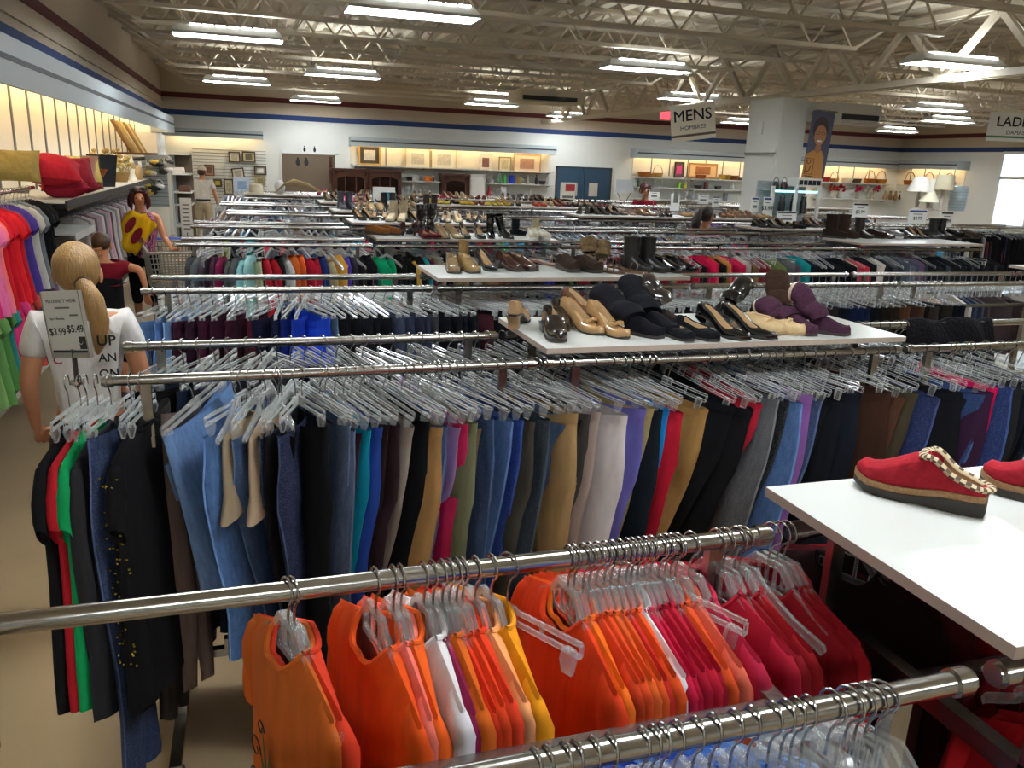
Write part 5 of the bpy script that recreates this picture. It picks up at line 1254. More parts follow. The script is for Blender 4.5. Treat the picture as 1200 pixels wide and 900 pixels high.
# shelves
def wshelf(x0, x1, z, label, d=.42):
    t = thing('wall_shelf', label, 'shelf'); MB().box(x0, x1, BW-d, BW-.02, z-.03, z).build('board', 'lam', t, smooth=0)
    n = max(2, int((x1-x0)/1.2))
    for i in range(n):
        xx = x0+.1+(x1-x0-.2)*i/(n-1); MB().ext([(xx, BW-.03, z-.03), (xx, BW-d+.05, z-.03), (xx, BW-.03, z-.09)], (.015, 0, 0)).build('bracket', 'grey', t, smooth=0)
wshelf(2.7, 8.45, 1.92, 'lit ledge with framed pictures before the blue door')
wshelf(4.02, 5.1, 1.55, 'glassware shelf between the two wooden cabinets'); wshelf(4.02, 5.1, 1.21, 'lower glassware shelf between the wooden cabinets')
wshelf(6.5, 8.45, 1.56, 'shelf of coloured bottles beside the blue door'); wshelf(6.5, 8.45, 1.2, 'lower shelf of white knick-knacks beside the blue door')
wshelf(11.1, 15.1, 1.88, 'lit basket shelf past the blue door'); wshelf(11.1, 15.1, 1.58, 'green glass shelf below the lit baskets'); wshelf(11.1, 15.1, 1.24, 'lowest glass shelf past the blue door')
wshelf(17.6, 20.5, 1.93, 'lit basket shelf near the far corner'); wshelf(17.6, 20.5, 1.42, 'flower shelf below the corner baskets')
t = thing('wall_shelf', 'lit basket shelf along the window wall', 'shelf'); MB().box(RW-.4, RW-.02, 20.2, BW-.42, 1.9, 1.93).build('board', 'lam', t, smooth=0)
MB().ext([(RW-.03, 21, 1.9), (RW-.3, 21, 1.9), (RW-.03, 21, 1.75)], (0, .02, 0)).build('bracket', 'grey', t, smooth=0)
LY = BW-.12
for a in ((420, 446, 171, 193, '#C8A050', '#4A4238', '#D8D4CC', 'gold framed picture with dark mat at the start of the lit ledge', .045), (475, 504, 174, 198, '#D8BC84', '#EDE4CC', '#C8C0AC', 'pale framed landscape drawing on the lit ledge', .02), (505, 535, 175, 199, '#D8BC84', '#EEE6D0', '#D0C8B4', 'pale framed sketch in the middle of the lit ledge', .02),
          (561, 577, 180, 201, '#E0D8CC', '#E4DCD0', '#7A5450', 'white picture with a brown landscape on the lit ledge', .015), (584, 599, 184, 202, '#A88A50', '#EADFC0', '#CFC4A0', 'small gold framed print on the lit ledge', .025), (601, 634, 181, 203, '#C89A6C', '#E8D4B8', '#B88A74', 'wide brown framed bird print last on the lit ledge', .035)):
    frame(*a[:4], LY, *a[4:7], a[7], bw=a[8])
for a in ((789, 802, 190, 208, '#3A2A24', '#6A4A4A', '#D04080', 'dark framed picture with a pink shape on the basket shelf', .04), (806, 841, 192, 208, '#B07A40', '#E0B880', '#A0602C', 'wide orange brown framed print on the basket shelf', .04)):
    frame(*a[:4], LY, *a[4:7], a[7], bw=a[8])
VASE = [[(.05, 0), (.07, .06), (.03, .2), (.045, .26), (.04, .26), (.02, .18)], [(.05, 0), (.05, .02), (.012, .05), (.012, .12), (.06, .16), (.065, .24), (.06, .24), (.05, .16)], [(.08, 0), (.12, .1), (.11, .1), (.07, .02)], [(.04, 0), (.04, .16), (.015, .2), (.015, .28), (.018, .28)], [(.06, 0), (.06, .18), (.055, .18), (.055, .02)]]
VN = ['vase', 'goblet', 'bowl', 'bottle', 'jar']
vm = [[MB().lathe(p, 12).mesh(n, m, 50) for p, n in zip(VASE, VN)] for m in ('ceramic',)][0]
def put(k, px, z, c, lb, sc=1, yy=BW-.22, group=None):
    p = aty(px, 200, yy); o = obj(VN[k], vm[k], None, c); o.location = (p.x, yy, z); o.scale = (sc, sc, sc); tag(o, lb, VN[k], group)
for a in ((2, 480, 1.55, '#2A2420', 'dark bowl on the glassware shelf', 1.0), (2, 486, 1.55, '#E8E6E0', 'white bowl on the glassware shelf', 1.1), (2, 502, 1.55, '#E07A28', 'orange bowl on the glassware shelf', 1.3), (3, 508, 1.55, '#8A3A2A', 'rust bottle at the end of the glassware shelf', .7),
          (4, 471, 1.21, '#D8DCD8', 'first white jar on the lower glassware shelf', .8), (1, 478, 1.21, '#D0D8D4', 'pale goblet on the lower glassware shelf', .8), (0, 484, 1.21, '#DADCD8', 'white vase on the lower glassware shelf', 1), (4, 492, 1.21, '#C8D0CC', 'grey jar on the lower glassware shelf', .7), (1, 499, 1.21, '#DDE2DE', 'second pale goblet on the lower glassware shelf', .9),
          (2, 575, 1.56, '#C8CCC8', 'glass dish on the coloured bottle shelf', 1), (0, 586, 1.56, '#7AB08A', 'pale green vase on the coloured bottle shelf', 1), (3, 592, 1.56, '#2AA03A', 'bright green bottle on the coloured bottle shelf', 1.15), (4, 600, 1.56, '#2A3AC0', 'cobalt blue jar on the coloured bottle shelf', 1.3), (4, 609, 1.56, '#B89A5A', 'gold jar on the coloured bottle shelf', 1.1), (0, 619, 1.56, '#C8C4A8', 'cream vase on the coloured bottle shelf', .9), (3, 629, 1.56, '#2A2A2C', 'black bottle on the coloured bottle shelf', 1), (2, 636, 1.56, '#1E1E20', 'black bowl on the coloured bottle shelf', 1), (3, 643, 1.56, '#D8D8D4', 'white bottle at the end of the coloured bottle shelf', 1.1),
          (0, 574, 1.2, '#B8404A', 'red vase on the white knick-knack shelf', 1), (4, 591, 1.2, '#E4E6E6', 'tall white carton-like jar on the knick-knack shelf', 1.5), (1, 583, 1.2, '#B8B4AC', 'grey goblet on the knick-knack shelf', .9), (2, 611, 1.2, '#3A3A3C', 'dark bowl on the knick-knack shelf', .8), (0, 622, 1.2, '#E0DCD4', 'white figurine-shaped vase on the knick-knack shelf', .8), (2, 629, 1.2, '#2A2A2C', 'small black bowl on the knick-knack shelf', .8),
          (3, 749, 1.58, '#2A4A34', 'dark green bottle at the start of the green glass shelf', 1), (4, 756, 1.58, '#A8CCB0', 'pale green jar on the green glass shelf', 1), (1, 768, 1.58, '#C8D0CC', 'clear goblet on the green glass shelf', 1), (1, 776, 1.58, '#C4CCC8', 'second clear goblet on the green glass shelf', 1), (4, 797, 1.58, '#7AB82A', 'lime green jar on the green glass shelf', 1), (4, 804, 1.58, '#C8C040', 'yellow jar on the green glass shelf', 1), (2, 820, 1.58, '#2A2624', 'black bowl on the green glass shelf', 1.1), (4, 829, 1.58, '#6A3A34', 'brown jar on the green glass shelf', 1.2), (2, 843, 1.58, '#3A3434', 'dark dish on the green glass shelf', 1), (0, 860, 1.58, '#D8DCDC', 'white vase on the green glass shelf', 1),
          (4, 765, 1.24, '#D8D8D4', 'white jar on the lowest glass shelf', 1), (1, 806, 1.24, '#C8CCCC', 'clear goblet on the lowest glass shelf', 1), (0, 815, 1.24, '#B8BCC0', 'grey vase on the lowest glass shelf', 1), (2, 826, 1.24, '#C8B890', 'cream bowl on the lowest glass shelf', 1), (4, 853, 1.24, '#7A7E84', 'grey jar on the lowest glass shelf', 1.3)):
    put(*a)
def basket(px, z, c, r, lb, handle=True, yy=BW-.22, x=None):
    p = aty(px, 200, yy) if x is None else Vector((x, yy, z)); t = MB().lathe([(r*.8, 0), (r, r*.75), (r*.94, r*.75), (r*.74, .015)], 14).build('basket', 'wicker', None, 50, c); t.location = (p.x, yy, z); tag(t, lb, 'basket')
    if handle: MB().tube([(r*.95*cos(a), 0, r*.7+r*1.35*sin(a)) for a in [pi*i/12 for i in range(13)]], .012, 6).build('handle', 'wicker', t, 50, c)
for a in ((755, 1.88, '#A8642C', .2, 'shallow brown basket first on the lit basket shelf', False), (763, 1.88, '#C08A48', .14, 'small tan basket beside the shallow brown one', False), (771, 1.88, '#C89A50', .17, 'tan basket with tall handle on the lit basket shelf', True), (822, 1.88, '#8A4A24', .16, 'low brown basket before the wide orange print', False), (850, 1.88, '#B8943C', .2, 'wide straw basket past the orange print', False), (860, 1.88, '#9A5A2C', .18, 'brown basket next to the straw basket', False), (868, 1.88, '#7A5A3A', .1, 'tiny basket at the column end of the shelf', False),
          (967, 1.93, '#A82A2A', .2, 'red basket first on the corner shelf', False), (979, 1.93, '#C08A48', .16, 'tan basket with loop handle beside the red one', True), (995, 1.93, '#D8CCB8', .18, 'white basket on the corner shelf', False), (1005, 1.93, '#5A4A34', .18, 'dark shallow basket on the corner shelf', False), (1021, 1.93, '#A8622C', .2, 'orange brown basket with pointed handle', True), (1034, 1.93, '#B0702C', .2, 'round basket with large hoop handle in the corner', True)):
    basket(*a)
for i, (y, c, lb) in enumerate(((22.2, '#A8622C', 'hoop basket on the window wall shelf nearest the corner'), (21.4, '#C07A50', 'basket with handle over the lamp shades'), (20.6, '#B0682C', 'tall basket at the end of the window wall shelf'))):
    basket(0, 1.93, c, .2, lb, True, y, RW-.22)
def flowers(px, z, c, lb, sc=1, yy=BW-.22):
    p = aty(px, 200, yy); t = thing('flower_vase', lb, 'flowers', (p.x, yy, z)); obj('vase', vm[0], t, '#C8C0A8'); b = MB(); rr = random.Random(px)
    for _ in range(12):
        q = (rr.uniform(-.12, .12), rr.uniform(-.1, .1), rr.uniform(.24, .44)); b.ell(q, (.05, .05, .04), 7, 4); b.tube([(0, 0, .2), q], .006, 4)
    b.build('blossom', 'knit', t, 60, c)
for a in ((962, 1.42, '#C8B878', 'cream flowers first on the flower shelf'), (979, 1.42, '#A83A2A', 'rust flowers on the flower shelf'), (987, 1.42, '#B02A34', 'red flowers on the flower shelf'), (1009, 1.42, '#C02A58', 'pink flowers in the middle of the flower shelf'), (1030, 1.42, '#A01C40', 'wine flowers amid white ones on the flower shelf'), (1022, 1.42, '#D8D4C8', 'white flowers on the flower shelf')): flowers(*a)
for i, (px, c) in enumerate(((1042, '#B89A70'), (1048, '#8A6A48'), (1054, '#A88458'), (1060, '#6A5038'))):
    put(0, px, 1.42, c, '%s brown figurine-like vase at the corner end of the flower shelf' % ordinal(i), 1.1)
# table lamps on the far shelf
def lamp(px, pyt, pyb, yy, shade, lb, cyl=False, w=.24):
    a = aty(px, pyt, yy); b = aty(px, pyb, yy); H = a.z-1.49+.0; t = thing('table_lamp', lb, 'lamp', (a.x, yy, ZS)); H = a.z-ZS
    hs = min(.3, H*.5)
    MB().lathe([(w*(.9 if cyl else .5), H), (w, H-hs), (w*.97, H-hs), (w*(.87 if cyl else .47), H)], 20, cap=False).build('lamp_shade', pm('lamp_shade', shade, rough=.8, namt=.03), t, 50)
    MB().lathe([(.09, 0), (.09, .02), (.03, .05), (.05, .18), (.025, max(.2, H-hs-.03)), (.012, H-.03)], 12).build('base', 'ceramic', t, 50, '#C8C0B4')
lamp(1080, 207, 217, 13.95, '#DAD8D0', 'cone shaded white lamp first among the far lamps', False, .25)
lamp(1096, 210, 221, 14.05, '#DCD8C8', 'cone shaded cream lamp behind the drum shade', False, .24)
lamp(1109, 205, 220, 13.8, '#CFC8AC', 'drum shaded cream lamp among the far lamps', True, .19)
lamp(1090, 226, 237, 13.75, '#DAD4BC', 'small short cone lamp in front of the taller lamps', False, .2)
p = aty(1123, 230, 14.0)
o = MB().lathe([(.22, 0), (.24, .7), (.2, .72), (.2, .02)], 14).build('laundry_basket', 'paint', None, 50, '#B8CCD8'); o.location = (p.x, 14.0, ZS); o.scale = (.72, .72, .72); tag(o, 'tall pale blue ribbed hamper beside the far lamps', 'hamper')
for i in range(7): MB().lathe([(.235+.002*i, .08+.09*i), (.243+.002*i, .1+.09*i), (.235+.002*i, .12+.09*i)], 14, cap=False).build('rib', 'paint', o, 50, '#A8BECC')
# cabinets
def hutch(x0, x1, z1, ndoor, label):
    t = thing('china_cabinet', label, 'cabinet', (0, BW-.55, 0)); w = (x1-x0)/ndoor
    MB().box(x0, x1, .05, .5, 0, z1).build('carcass', 'wood', t, smooth=0)
    MB().box(x0-.04, x1+.04, -.02, .52, z1, z1+.06).build('cornice', 'wood', t, smooth=0)
    for i in range(ndoor):
        a, c = x0+w*i+.03, x0+w*(i+1)-.03; b = MB(); zt, zb = z1-.04, .75
        b.box(a, a+.07, 0, .05, zb, zt).box(c-.07, c, 0, .05, zb, zt).box(a, c, 0, .05, zb, zb+.08)
        n = 8; arch = [(a+.07+(c-a-.14)*k/n, zt-.16+.09*sin(pi*k/n)) for k in range(n+1)]
        b.ext([(a, 0, zt), (c, 0, zt)][::-1]+[(x, 0, z) for x, z in arch], (0, .05, 0))
        if ndoor > 1:
            for k in (1, 2): b.box(a+(c-a)*k/3-.012, a+(c-a)*k/3+.012, .01, .04, zb, zt-.1)
        d = b.build('door', 'wood', t, smooth=0)
        MB().box(a+.07, c-.07, .025, .03, zb+.08, zt-.1).build('pane', pm('cabinet_glass', '#2a1a14', rough=.1, alpha=.6), d, smooth=0)
        MB().box(a+.02, a+.05, -.02, 0, 1.2, 1.28).build('handle', 'steel', d, smooth=0)
        MB().box(x0+.05, x1-.05, .04, .048, .1, .68).build('lower_panel', 'wood', t, smooth=0)
hutch(2.18, 4.0, 1.76, 2, 'dark cherry cabinet with two arched glass doors beside the brown board')
hutch(5.14, 5.88, 1.72, 1, 'narrow dark cherry cabinet with one arched opening')
t = thing('white_cabinet', 'tall white cabinet with coat hung beside the narrow cherry cabinet', 'cabinet', (0, BW-.5, 0)); MB().box(5.93, 6.35, 0, .45, 0, 1.72).build('body', 'white', t, smooth=0); MB().box(5.9, 6.38, -.02, .46, 1.72, 1.78).build('top', 'lam', t, smooth=0); MB().box(5.96, 6.32, -.012, 0, .1, 1.66).build('door', 'white', t, smooth=0)
# ================================================================ signs
def hangsign(label, loc, rz, tilt, w, h, lines, stripe, zc=4.1):
    t = thing('hanging_sign', label, 'sign', loc, rz); t.rotation_euler = (0, tilt, rz)
    MB().box(-w/2, w/2, -.006, .006, -h, 0).build('sign_panel', 'panel' if stripe == 'brown' else 'white', t, smooth=0)
    for body, size, z, m in lines: text('lettering', body, size, m, t, (0, -.008, z), (pi/2, 0, 0))
    MB().box(-w/2, w/2, -.009, -.006, -h+.05, -h+.08).build('stripe', stripe if stripe != 'green' else pm('green_stripe', '#4a8a5a'), t, smooth=0)
    for s in (-.4, .4): MB().tube([(s*w, 0, 0), (s*w, 0, .75)], .003, 4).build('wire', 'steel', t)
hangsign('white MENS sign hanging below the ceiling lights', (5.62, 10.0, 2.955), radians(-38), radians(8)*-1, .58, .46, [('MENS', .2, -.15, 'ink'), ('HOMBRES', .075, -.3, 'greyink')], 'brown')
hangsign('white LADIES sign with green stripe hanging near the window', (11.2, 10.0, 3.14), radians(-20), 0, .85, .42, [('LADIES', .2, -.14, 'ink'), ('DAMAS', .085, -.29, 'greyink')], 'green')
t = thing('price_sign', 'tilted maternity wear price sign at the aisle end of the rack', 'sign', (-.505, 2.58, 1.455))
MB().tube([(0, 0, -.04), (0, 0, .075)], .007, 8).build('stem', 'darksteel', t); MB().tube([(0, 0, -.03), (0, 0, -.02)], .02, 10).build('clamp', 'steel', t)
hd = MB().box(-.075, .075, -.004, .004, .06, .245).build('sign_panel', 'white', t, smooth=0)
hd.rotation_euler = (0, radians(-7), radians(-40))
f = MB().box(-.079, .079, -.006, .006, .05, .063).box(-.079, -.075, -.006, .006, .05, .245).box(.075, .079, -.006, .006, .05, .245).build('holder_frame', 'grey', hd, smooth=0)
for body, size, x, z, m in (('MATERNITY WEAR', .0145, 0, .216, 'greyink'), ('Tops & Bottoms', .0095, -.03, .165, 'greyink'), ('$3.99', .030, -.036, .126, 'ink'), ('$5.49', .030, .038, .134, 'ink')):
    text('lettering', body, size, m, hd, (x, -.0045, z), (pi/2, 0, 0), ext=.0003)
MB().box(-.03, .03, -.0048, -.004, .194, .199).build('small_print', 'greyink', hd, smooth=0); MB().box(.025, .058, -.0048, -.004, .172, .177).build('small_print', 'greyink', hd, smooth=0)
MB().box(.045, .072, -.0052, -.004, .075, .112).build('logo', 'ink', hd, smooth=0)
MB().tube([(.052+.008*cos(a), -.0056, .098+.008*sin(a)) for a in [-2.6+i*.5 for i in range(6)]], .0012, 4).build('logo_smile', 'white', hd)
MB().box(-.07, .072, -.0052, -.004, .064, .072).build('footer_strip', 'ink', hd, smooth=0)
def pricesign(px0, px1, py0, py1, yy, price, lb, bar='blue'):
    x0, x1, z0, z1 = px_box(px0, px1, py0, py1, yy); w, h = x1-x0, z1-z0
    t = thing('price_sign', lb, 'sign', ((x0+x1)/2, yy, z0))
    MB().box(-w/2, w/2, -.004, .004, 0, h).build('sign_panel', 'white', t, smooth=0); MB().box(-w/2+.01, w/2-.01, -.006, -.004, h*.84, h*.95).build('header', bar, t, smooth=0)
    MB().tube([(0, .01, 1.40-z0), (0, .01, .03)], .007, 6).build('stem', 'steel', t)
    if price: text('lettering', price, h*.34, 'ink', t, (0, -.006, h*.38), (pi/2, 0, 0))
    else: MB().box(-w*.28, w*.28, -.006, -.004, h*.3, h*.48).build('blurred_price', 'greyink', t, smooth=0)
    MB().box(-w*.25, w*.25, -.006, -.004, h*.66, h*.71).build('small_print', 'greyink', t, smooth=0)
pricesign(998, 1018, 238, 255, 8.6, '$3.99', 'white $3.99 price sign above the denim jackets', 'ink'); pricesign(1063, 1087, 246, 262, 8.6, '$4.99', 'white $4.99 price sign, widest over the black coats', 'blue'); pricesign(1100, 1118, 248, 266, 8.5, '$3.99', 'white $3.99 price sign past the $4.99 sign', 'ink')
pricesign(760, 773, 223, 234, 12.0, None, 'small white price sign before the red wall flowers', 'ink'); pricesign(817, 831, 227, 239, 11.9, None, 'grey-white price sign behind the girl, farther of two', 'ink'); pricesign(834, 844, 230, 242, 11.8, None, 'grey-white price sign behind the girl, nearer the coats', 'ink')
pricesign(879, 890, 231, 249, 10.5, None, 'white price sign with blue header at the column foot', 'blue'); pricesign(893, 905, 231, 252, 10.4, '$3.99', 'second blue-headed price sign at the column foot', 'blue'); pricesign(909, 934, 248, 262, 9.6, None, 'grey price sign below the showcase', 'ink')
x0, x1, z0, z1 = px_box(785, 797, 227, 250, 11.6)
t = thing('standing_sign', 'white upright sign with a dark square behind the shoe shelf', 'sign', ((x0+x1)/2, 11.6, ZS)); MB().box(-.075, .075, -.01, .01, 0, z1-ZS).build('sign_panel', 'white', t, smooth=0); MB().box(-.04, .045, -.014, -.01, .12, .3).build('dark_square', 'greyink', t, smooth=0)
t = thing('standing_sign', 'white sign with a red block in front of the blue door', 'sign', (aty(665, 230, 13.9).x, 13.9, ZS)); MB().box(-.14, .14, -.01, .01, 0, .33).build('sign_panel', 'panel', t, smooth=0); MB().box(-.05, .13, -.014, -.01, .18, .3).build('red_block', 'redink', t, smooth=0); MB().box(-.1, .1, -.014, -.01, .06, .1).build('text_line', 'greyink', t, smooth=0)
t = thing('notice_board', 'pale notice board on a stand between blue door and glass shelves', 'sign', (aty(732, 215, BW-.5).x, BW-.5, 0)); MB().box(-.28, .28, -.01, .01, 1.4, 1.78).build('board', pm('pale_board', '#bcc4cc'), t, smooth=0)
for s in (-1, 1): MB().tube([(s*.22, 0, 1.4), (s*.05, 0, 1.1), (s*.25, 0, 0)], .012, 6).build('leg', 'black', t)
t = thing('standing_sign', 'white and blue card sign standing among the far shoes', 'sign', (aty(450, 235, 12.0).x, 12.0, ZS)); MB().box(-.16, .16, -.008, .008, 0, .22).build('sign_panel', 'white', t, smooth=0); MB().box(-.02, .15, -.012, -.008, .03, .15).build('blue_picture', pm('sign_blue', '#4a9ac0'), t, smooth=0)
# portrait banner on the column: a plain smiling portrait in an orange shirt
t = thing('banner', 'tall portrait banner of a smiling person in orange on the column', 'banner', (8.60, 11.25, 2.06)); t.rotation_euler = (0, radians(3), radians(-14))
W, H = .36, 1.02
MB().box(-W/2, W/2, -.004, .004, 0, H).build('banner_cloth', pm('banner_backdrop', '#4c5068', rough=.6, nscale=3, namt=.2), t, smooth=0)
bn = MB().poly([(-W/2, -.006, 0), (W/2-.03, -.006, 0), (W/2-.06, -.006, .34), (.07, -.006, .43), (-.07, -.006, .43), (-W/2, -.006, .36)]); bn.build('orange_shirt', pm('banner_orange', '#c48a4c', rough=.6), t, smooth=0)
def disc(cx, cz, rx, rz, y, mat, nm, n=20): MB().poly([(cx+rx*cos(2*pi*i/n), y, cz+rz*sin(2*pi*i/n)) for i in range(n)]).build(nm, mat, t, smooth=0)
disc(-.01, .76, .125, .18, -.007, 'hairdark', 'hair'); disc(.0, .46, .05, .07, -.0075, pm('banner_skin', '#a8704c', rough=.6), 'neck'); disc(.0, .66, .095, .155, -.008, pm('banner_skin2', '#b57c56', rough=.6), 'face')
disc(0, .575, .042, .016, -.009, 'white', 'smile')
for s in (-.04, .04): MB().tube([(s+.03*cos(2*pi*i/14), -.009, .69+.02*sin(2*pi*i/14)) for i in range(15)], .003, 4).build('glasses', 'ink', t)
b = MB()
for a, c in (((-.15, .06), (-.15, .30)), ((-.15, .30), (-.03, .30)), ((-.03, .30), (-.03, .06)), ((-.15, .06), (-.03, .06))): b.bar((a[0], -.009, a[1]), (c[0], -.009, c[1]), .006)
b.bar((-.15, -.009, .03), (-.03, -.009, .03), .012); b.build('logo_box', 'ink', t, smooth=0)
MB().tube([(-.14+.03+.028*cos(2*pi*i/14), -.0095, .25+.028*sin(2*pi*i/14)) for i in range(15)], .005, 5).tube([(-.13+.055*cos(a), -.0095, .17+.07*sin(a)) for a in [-2.2+i*.28 for i in range(10)]], .006, 5).build('logo_mark', 'ink', t)
MB().bar((-.12, .02, H+.01), (.22, .02, H+.01), .02).bar((-.2, .02, H-.06), (-.12, .02, H+.01), .02).build('banner_arm', 'steel', t)
# showcase
t = thing('showcase', 'white glass showcase with cyan lit shelves beside the column', 'showcase', (aty(932, 230, 10.9).x, 10.9, 0))
for s in (-.44, -.02, .40): MB().box(s, s+.05, -.02, .02, .9, 1.93).build('upright', 'white', t, smooth=0)
MB().box(-.44, .45, 0, .4, .86, .9).build('base', 'white', t, smooth=0); MB().box(-.44, .45, .36, .4, .9, 2.0).build('back_panel', 'val', t, smooth=0); MB().box(.0, .45, -.02, .4, 1.93, 2.06).build('top', 'white', t, smooth=0)
for z in (1.5, 1.86): MB().box(-.44, .45, 0, .36, z, z+.012).build('glass_shelf', 'glass', t, smooth=0)
MB().box(-.42, .43, -.005, .005, 1.84, 1.87).build('light_strip', 'cyan', t, smooth=0)
for i in range(5): MB().box(.03+i*.08, .09+i*.08, -.03, -.02, 1.96, 2.03).build('slot_opening', 'ink', t, smooth=0)
MB().box(-.44, .45, -.03, .45, 0, .86).build('plinth', 'white', t, smooth=0)
bx = aty(932, 230, 10.9).x
for i, (dx, z, h, c) in enumerate(((-.3, 1.51, .2, '#1A1A1C'), (-.1, 1.51, .25, '#17171A'), (.12, 1.51, .28, '#141416'), (.3, 1.51, .26, '#1C1C1E'), (-.25, 1.87, .12, '#2A1A1C'), (-.1, 1.87, .12, '#3A1A20'), (.0, .9, .2, '#6A1A20'), (-.25, .9, .22, '#2A2A30'), (.25, .9, .2, '#1E1E22'))):
    b = MB().lathe([(.05, 0), (.055, h*.6), (.03, h), (.01, h*1.02)], 10); b.tube([(.045*cos(a), 0, h*.9+.07*sin(a)) for a in [pi*k/8 for k in range(9)]], .006, 5)
    o = b.build('handbag', 'leather', None, 50, c); o.location = (bx+dx, 11.08, z+.004); tag(o, 'small dark bag on a shelf of the white showcase', 'bag', 'bags in the white showcase')
# a few soft things on top of far racks
o = MB().lathe([(.17, 0), (.17, .012), (.11, .02), (.1, .13), (.085, .15), (.0, .155)], 20).build('sun_hat', 'fleece', None, 60); o.location = (aty(300, 222, 13.9).x, 13.9, ZS); tag(o, 'cream lampshade-shaped hat standing on a far shelf', 'hat')
o = MB().ell((0, 0, .11), (.085, .085, .11), 16, 10).lathe([(.05, 0), (.05, .03)], 12).build('mannequin_head', 'ceramic', None, 60, '#D8D8D4'); o.location = (aty(328, 222, 13.9).x, 13.9, ZS); tag(o, 'white foam head on a far shelf by the brown board', 'mannequin head')
o = MB().tube([(-.3, 0, .02), (-.15, 0, .16), (0, 0, .2), (.2, 0, .16), (.5, 0, .03)], [.01, .02, .05, .035, .008], 8).build('dried_branch', 'wicker', None, 50, '#A8946C'); o.location = (aty(345, 222, 13.7).x, 13.75, ZS); tag(o, 'curved dried branch bundle next to the foam head', 'branch')
o = MB().box(-.17, .17, -.1, .1, 0, .02).build('bin_divider', 'cream', None, 0); o.location = (1.6, 10.4, ZS); tag(o, 'cream tray beside the far boots', 'tray')
b = MB()
rings = []
for s, w in ((-.22, -.30), (-.14, -.12), (-.06, -.02), (0, .022), (.06, -.03), (.14, -.12), (.2, -.26)):
    rings.append([(-.26+.52*j/10+.02*sin(j*2+s*9), s*.55, w+.035*sin(j*1.3+s*14)*(1 if abs(s) > .03 else .1)) for j in range(11)])
b.loft(rings, closed=False)
o = b.build('sweater', 'knit', None, 80, '#15151A'); o.location = (3.22, ROWS[1]+.235, ZB+.02); tag(o, 'black sweater thrown over the rear bar of the maternity rack', 'sweater')
md = o.modifiers.new('thick', 'SOLIDIFY'); md.thickness = .014; sd = o.modifiers.new('sub', 'SUBSURF'); sd.levels = 1; sd.render_levels = 2
# ================================================================ shopping cart
t = thing('shopping_cart', 'grey plastic shopping cart with blue handle beside the woman', 'shopping cart', (-.86, 10.18, 0), radians(8))
b = MB()
def quad(c):   # perforated lattice panel from corners
    n, m = 14, 8; A, B, C, D = [Vector(q) for q in c]
    for i in range(n+1):
        u = i/n; b.bar(A+(B-A)*u, D+(C-D)*u, .012, .014)
    for j in range(m+1):
        v = j/m; b.bar(A+(D-A)*v, B+(C-B)*v, .012, .014)
tf, bf = -.42, -.32; tb_, bb_ = .45, .36
F = [(-.27, tf, 1.0), (.27, tf, 1.0), (.21, bf, .52), (-.21, bf, .52)]; K = [(-.32, tb_, 1.05), (.32, tb_, 1.05), (.26, bb_, .56), (-.26, bb_, .56)]
quad(F); quad([K[0], F[0], F[3], K[3]]); quad([K[1], F[1], F[2], K[2]]); quad(K); quad([F[3], F[2], K[2], K[3]])
b.build('basket', 'grey', t, 0)
MB().tube([F[0], F[1], K[1], K[0], F[0]], .016, 8).build('rim', 'grey', t)
fr = MB()
for s in (-1, 1): fr.tube([(s*.25, .5, 1.06), (s*.25, .42, .5), (s*.24, .40, .22), (s*.22, -.36, .2), (s*.2, -.3, .5)], .014, 8)
fr.tube([(-.22, -.36, .2), (.22, -.36, .2)], .014, 8); fr.build('frame', 'darksteel', t)
rk = MB()
for i in range(9): rk.bar((-.2+.05*i, -.34, .2), (-.2+.05*i, .36, .22), .006)
rk.build('lower_rack', 'darksteel', t, 0)
MB().tube([(-.3, .52, 1.07), (.3, .52, 1.07)], .02, 10).build('handle', pm('blue_handle', '#2a4cae', rough=.4), t)
for sx in (-.22, .22):
    for sy in (-.36, .38):
        w = MB().tube([(sx-.016, sy, .065), (sx+.016, sy, .065)], .065, 16).build('wheel', 'black', t); MB().bar((sx, sy, .07), (sx, sy, .21), .03).build('fork', 'steel', w, 0)
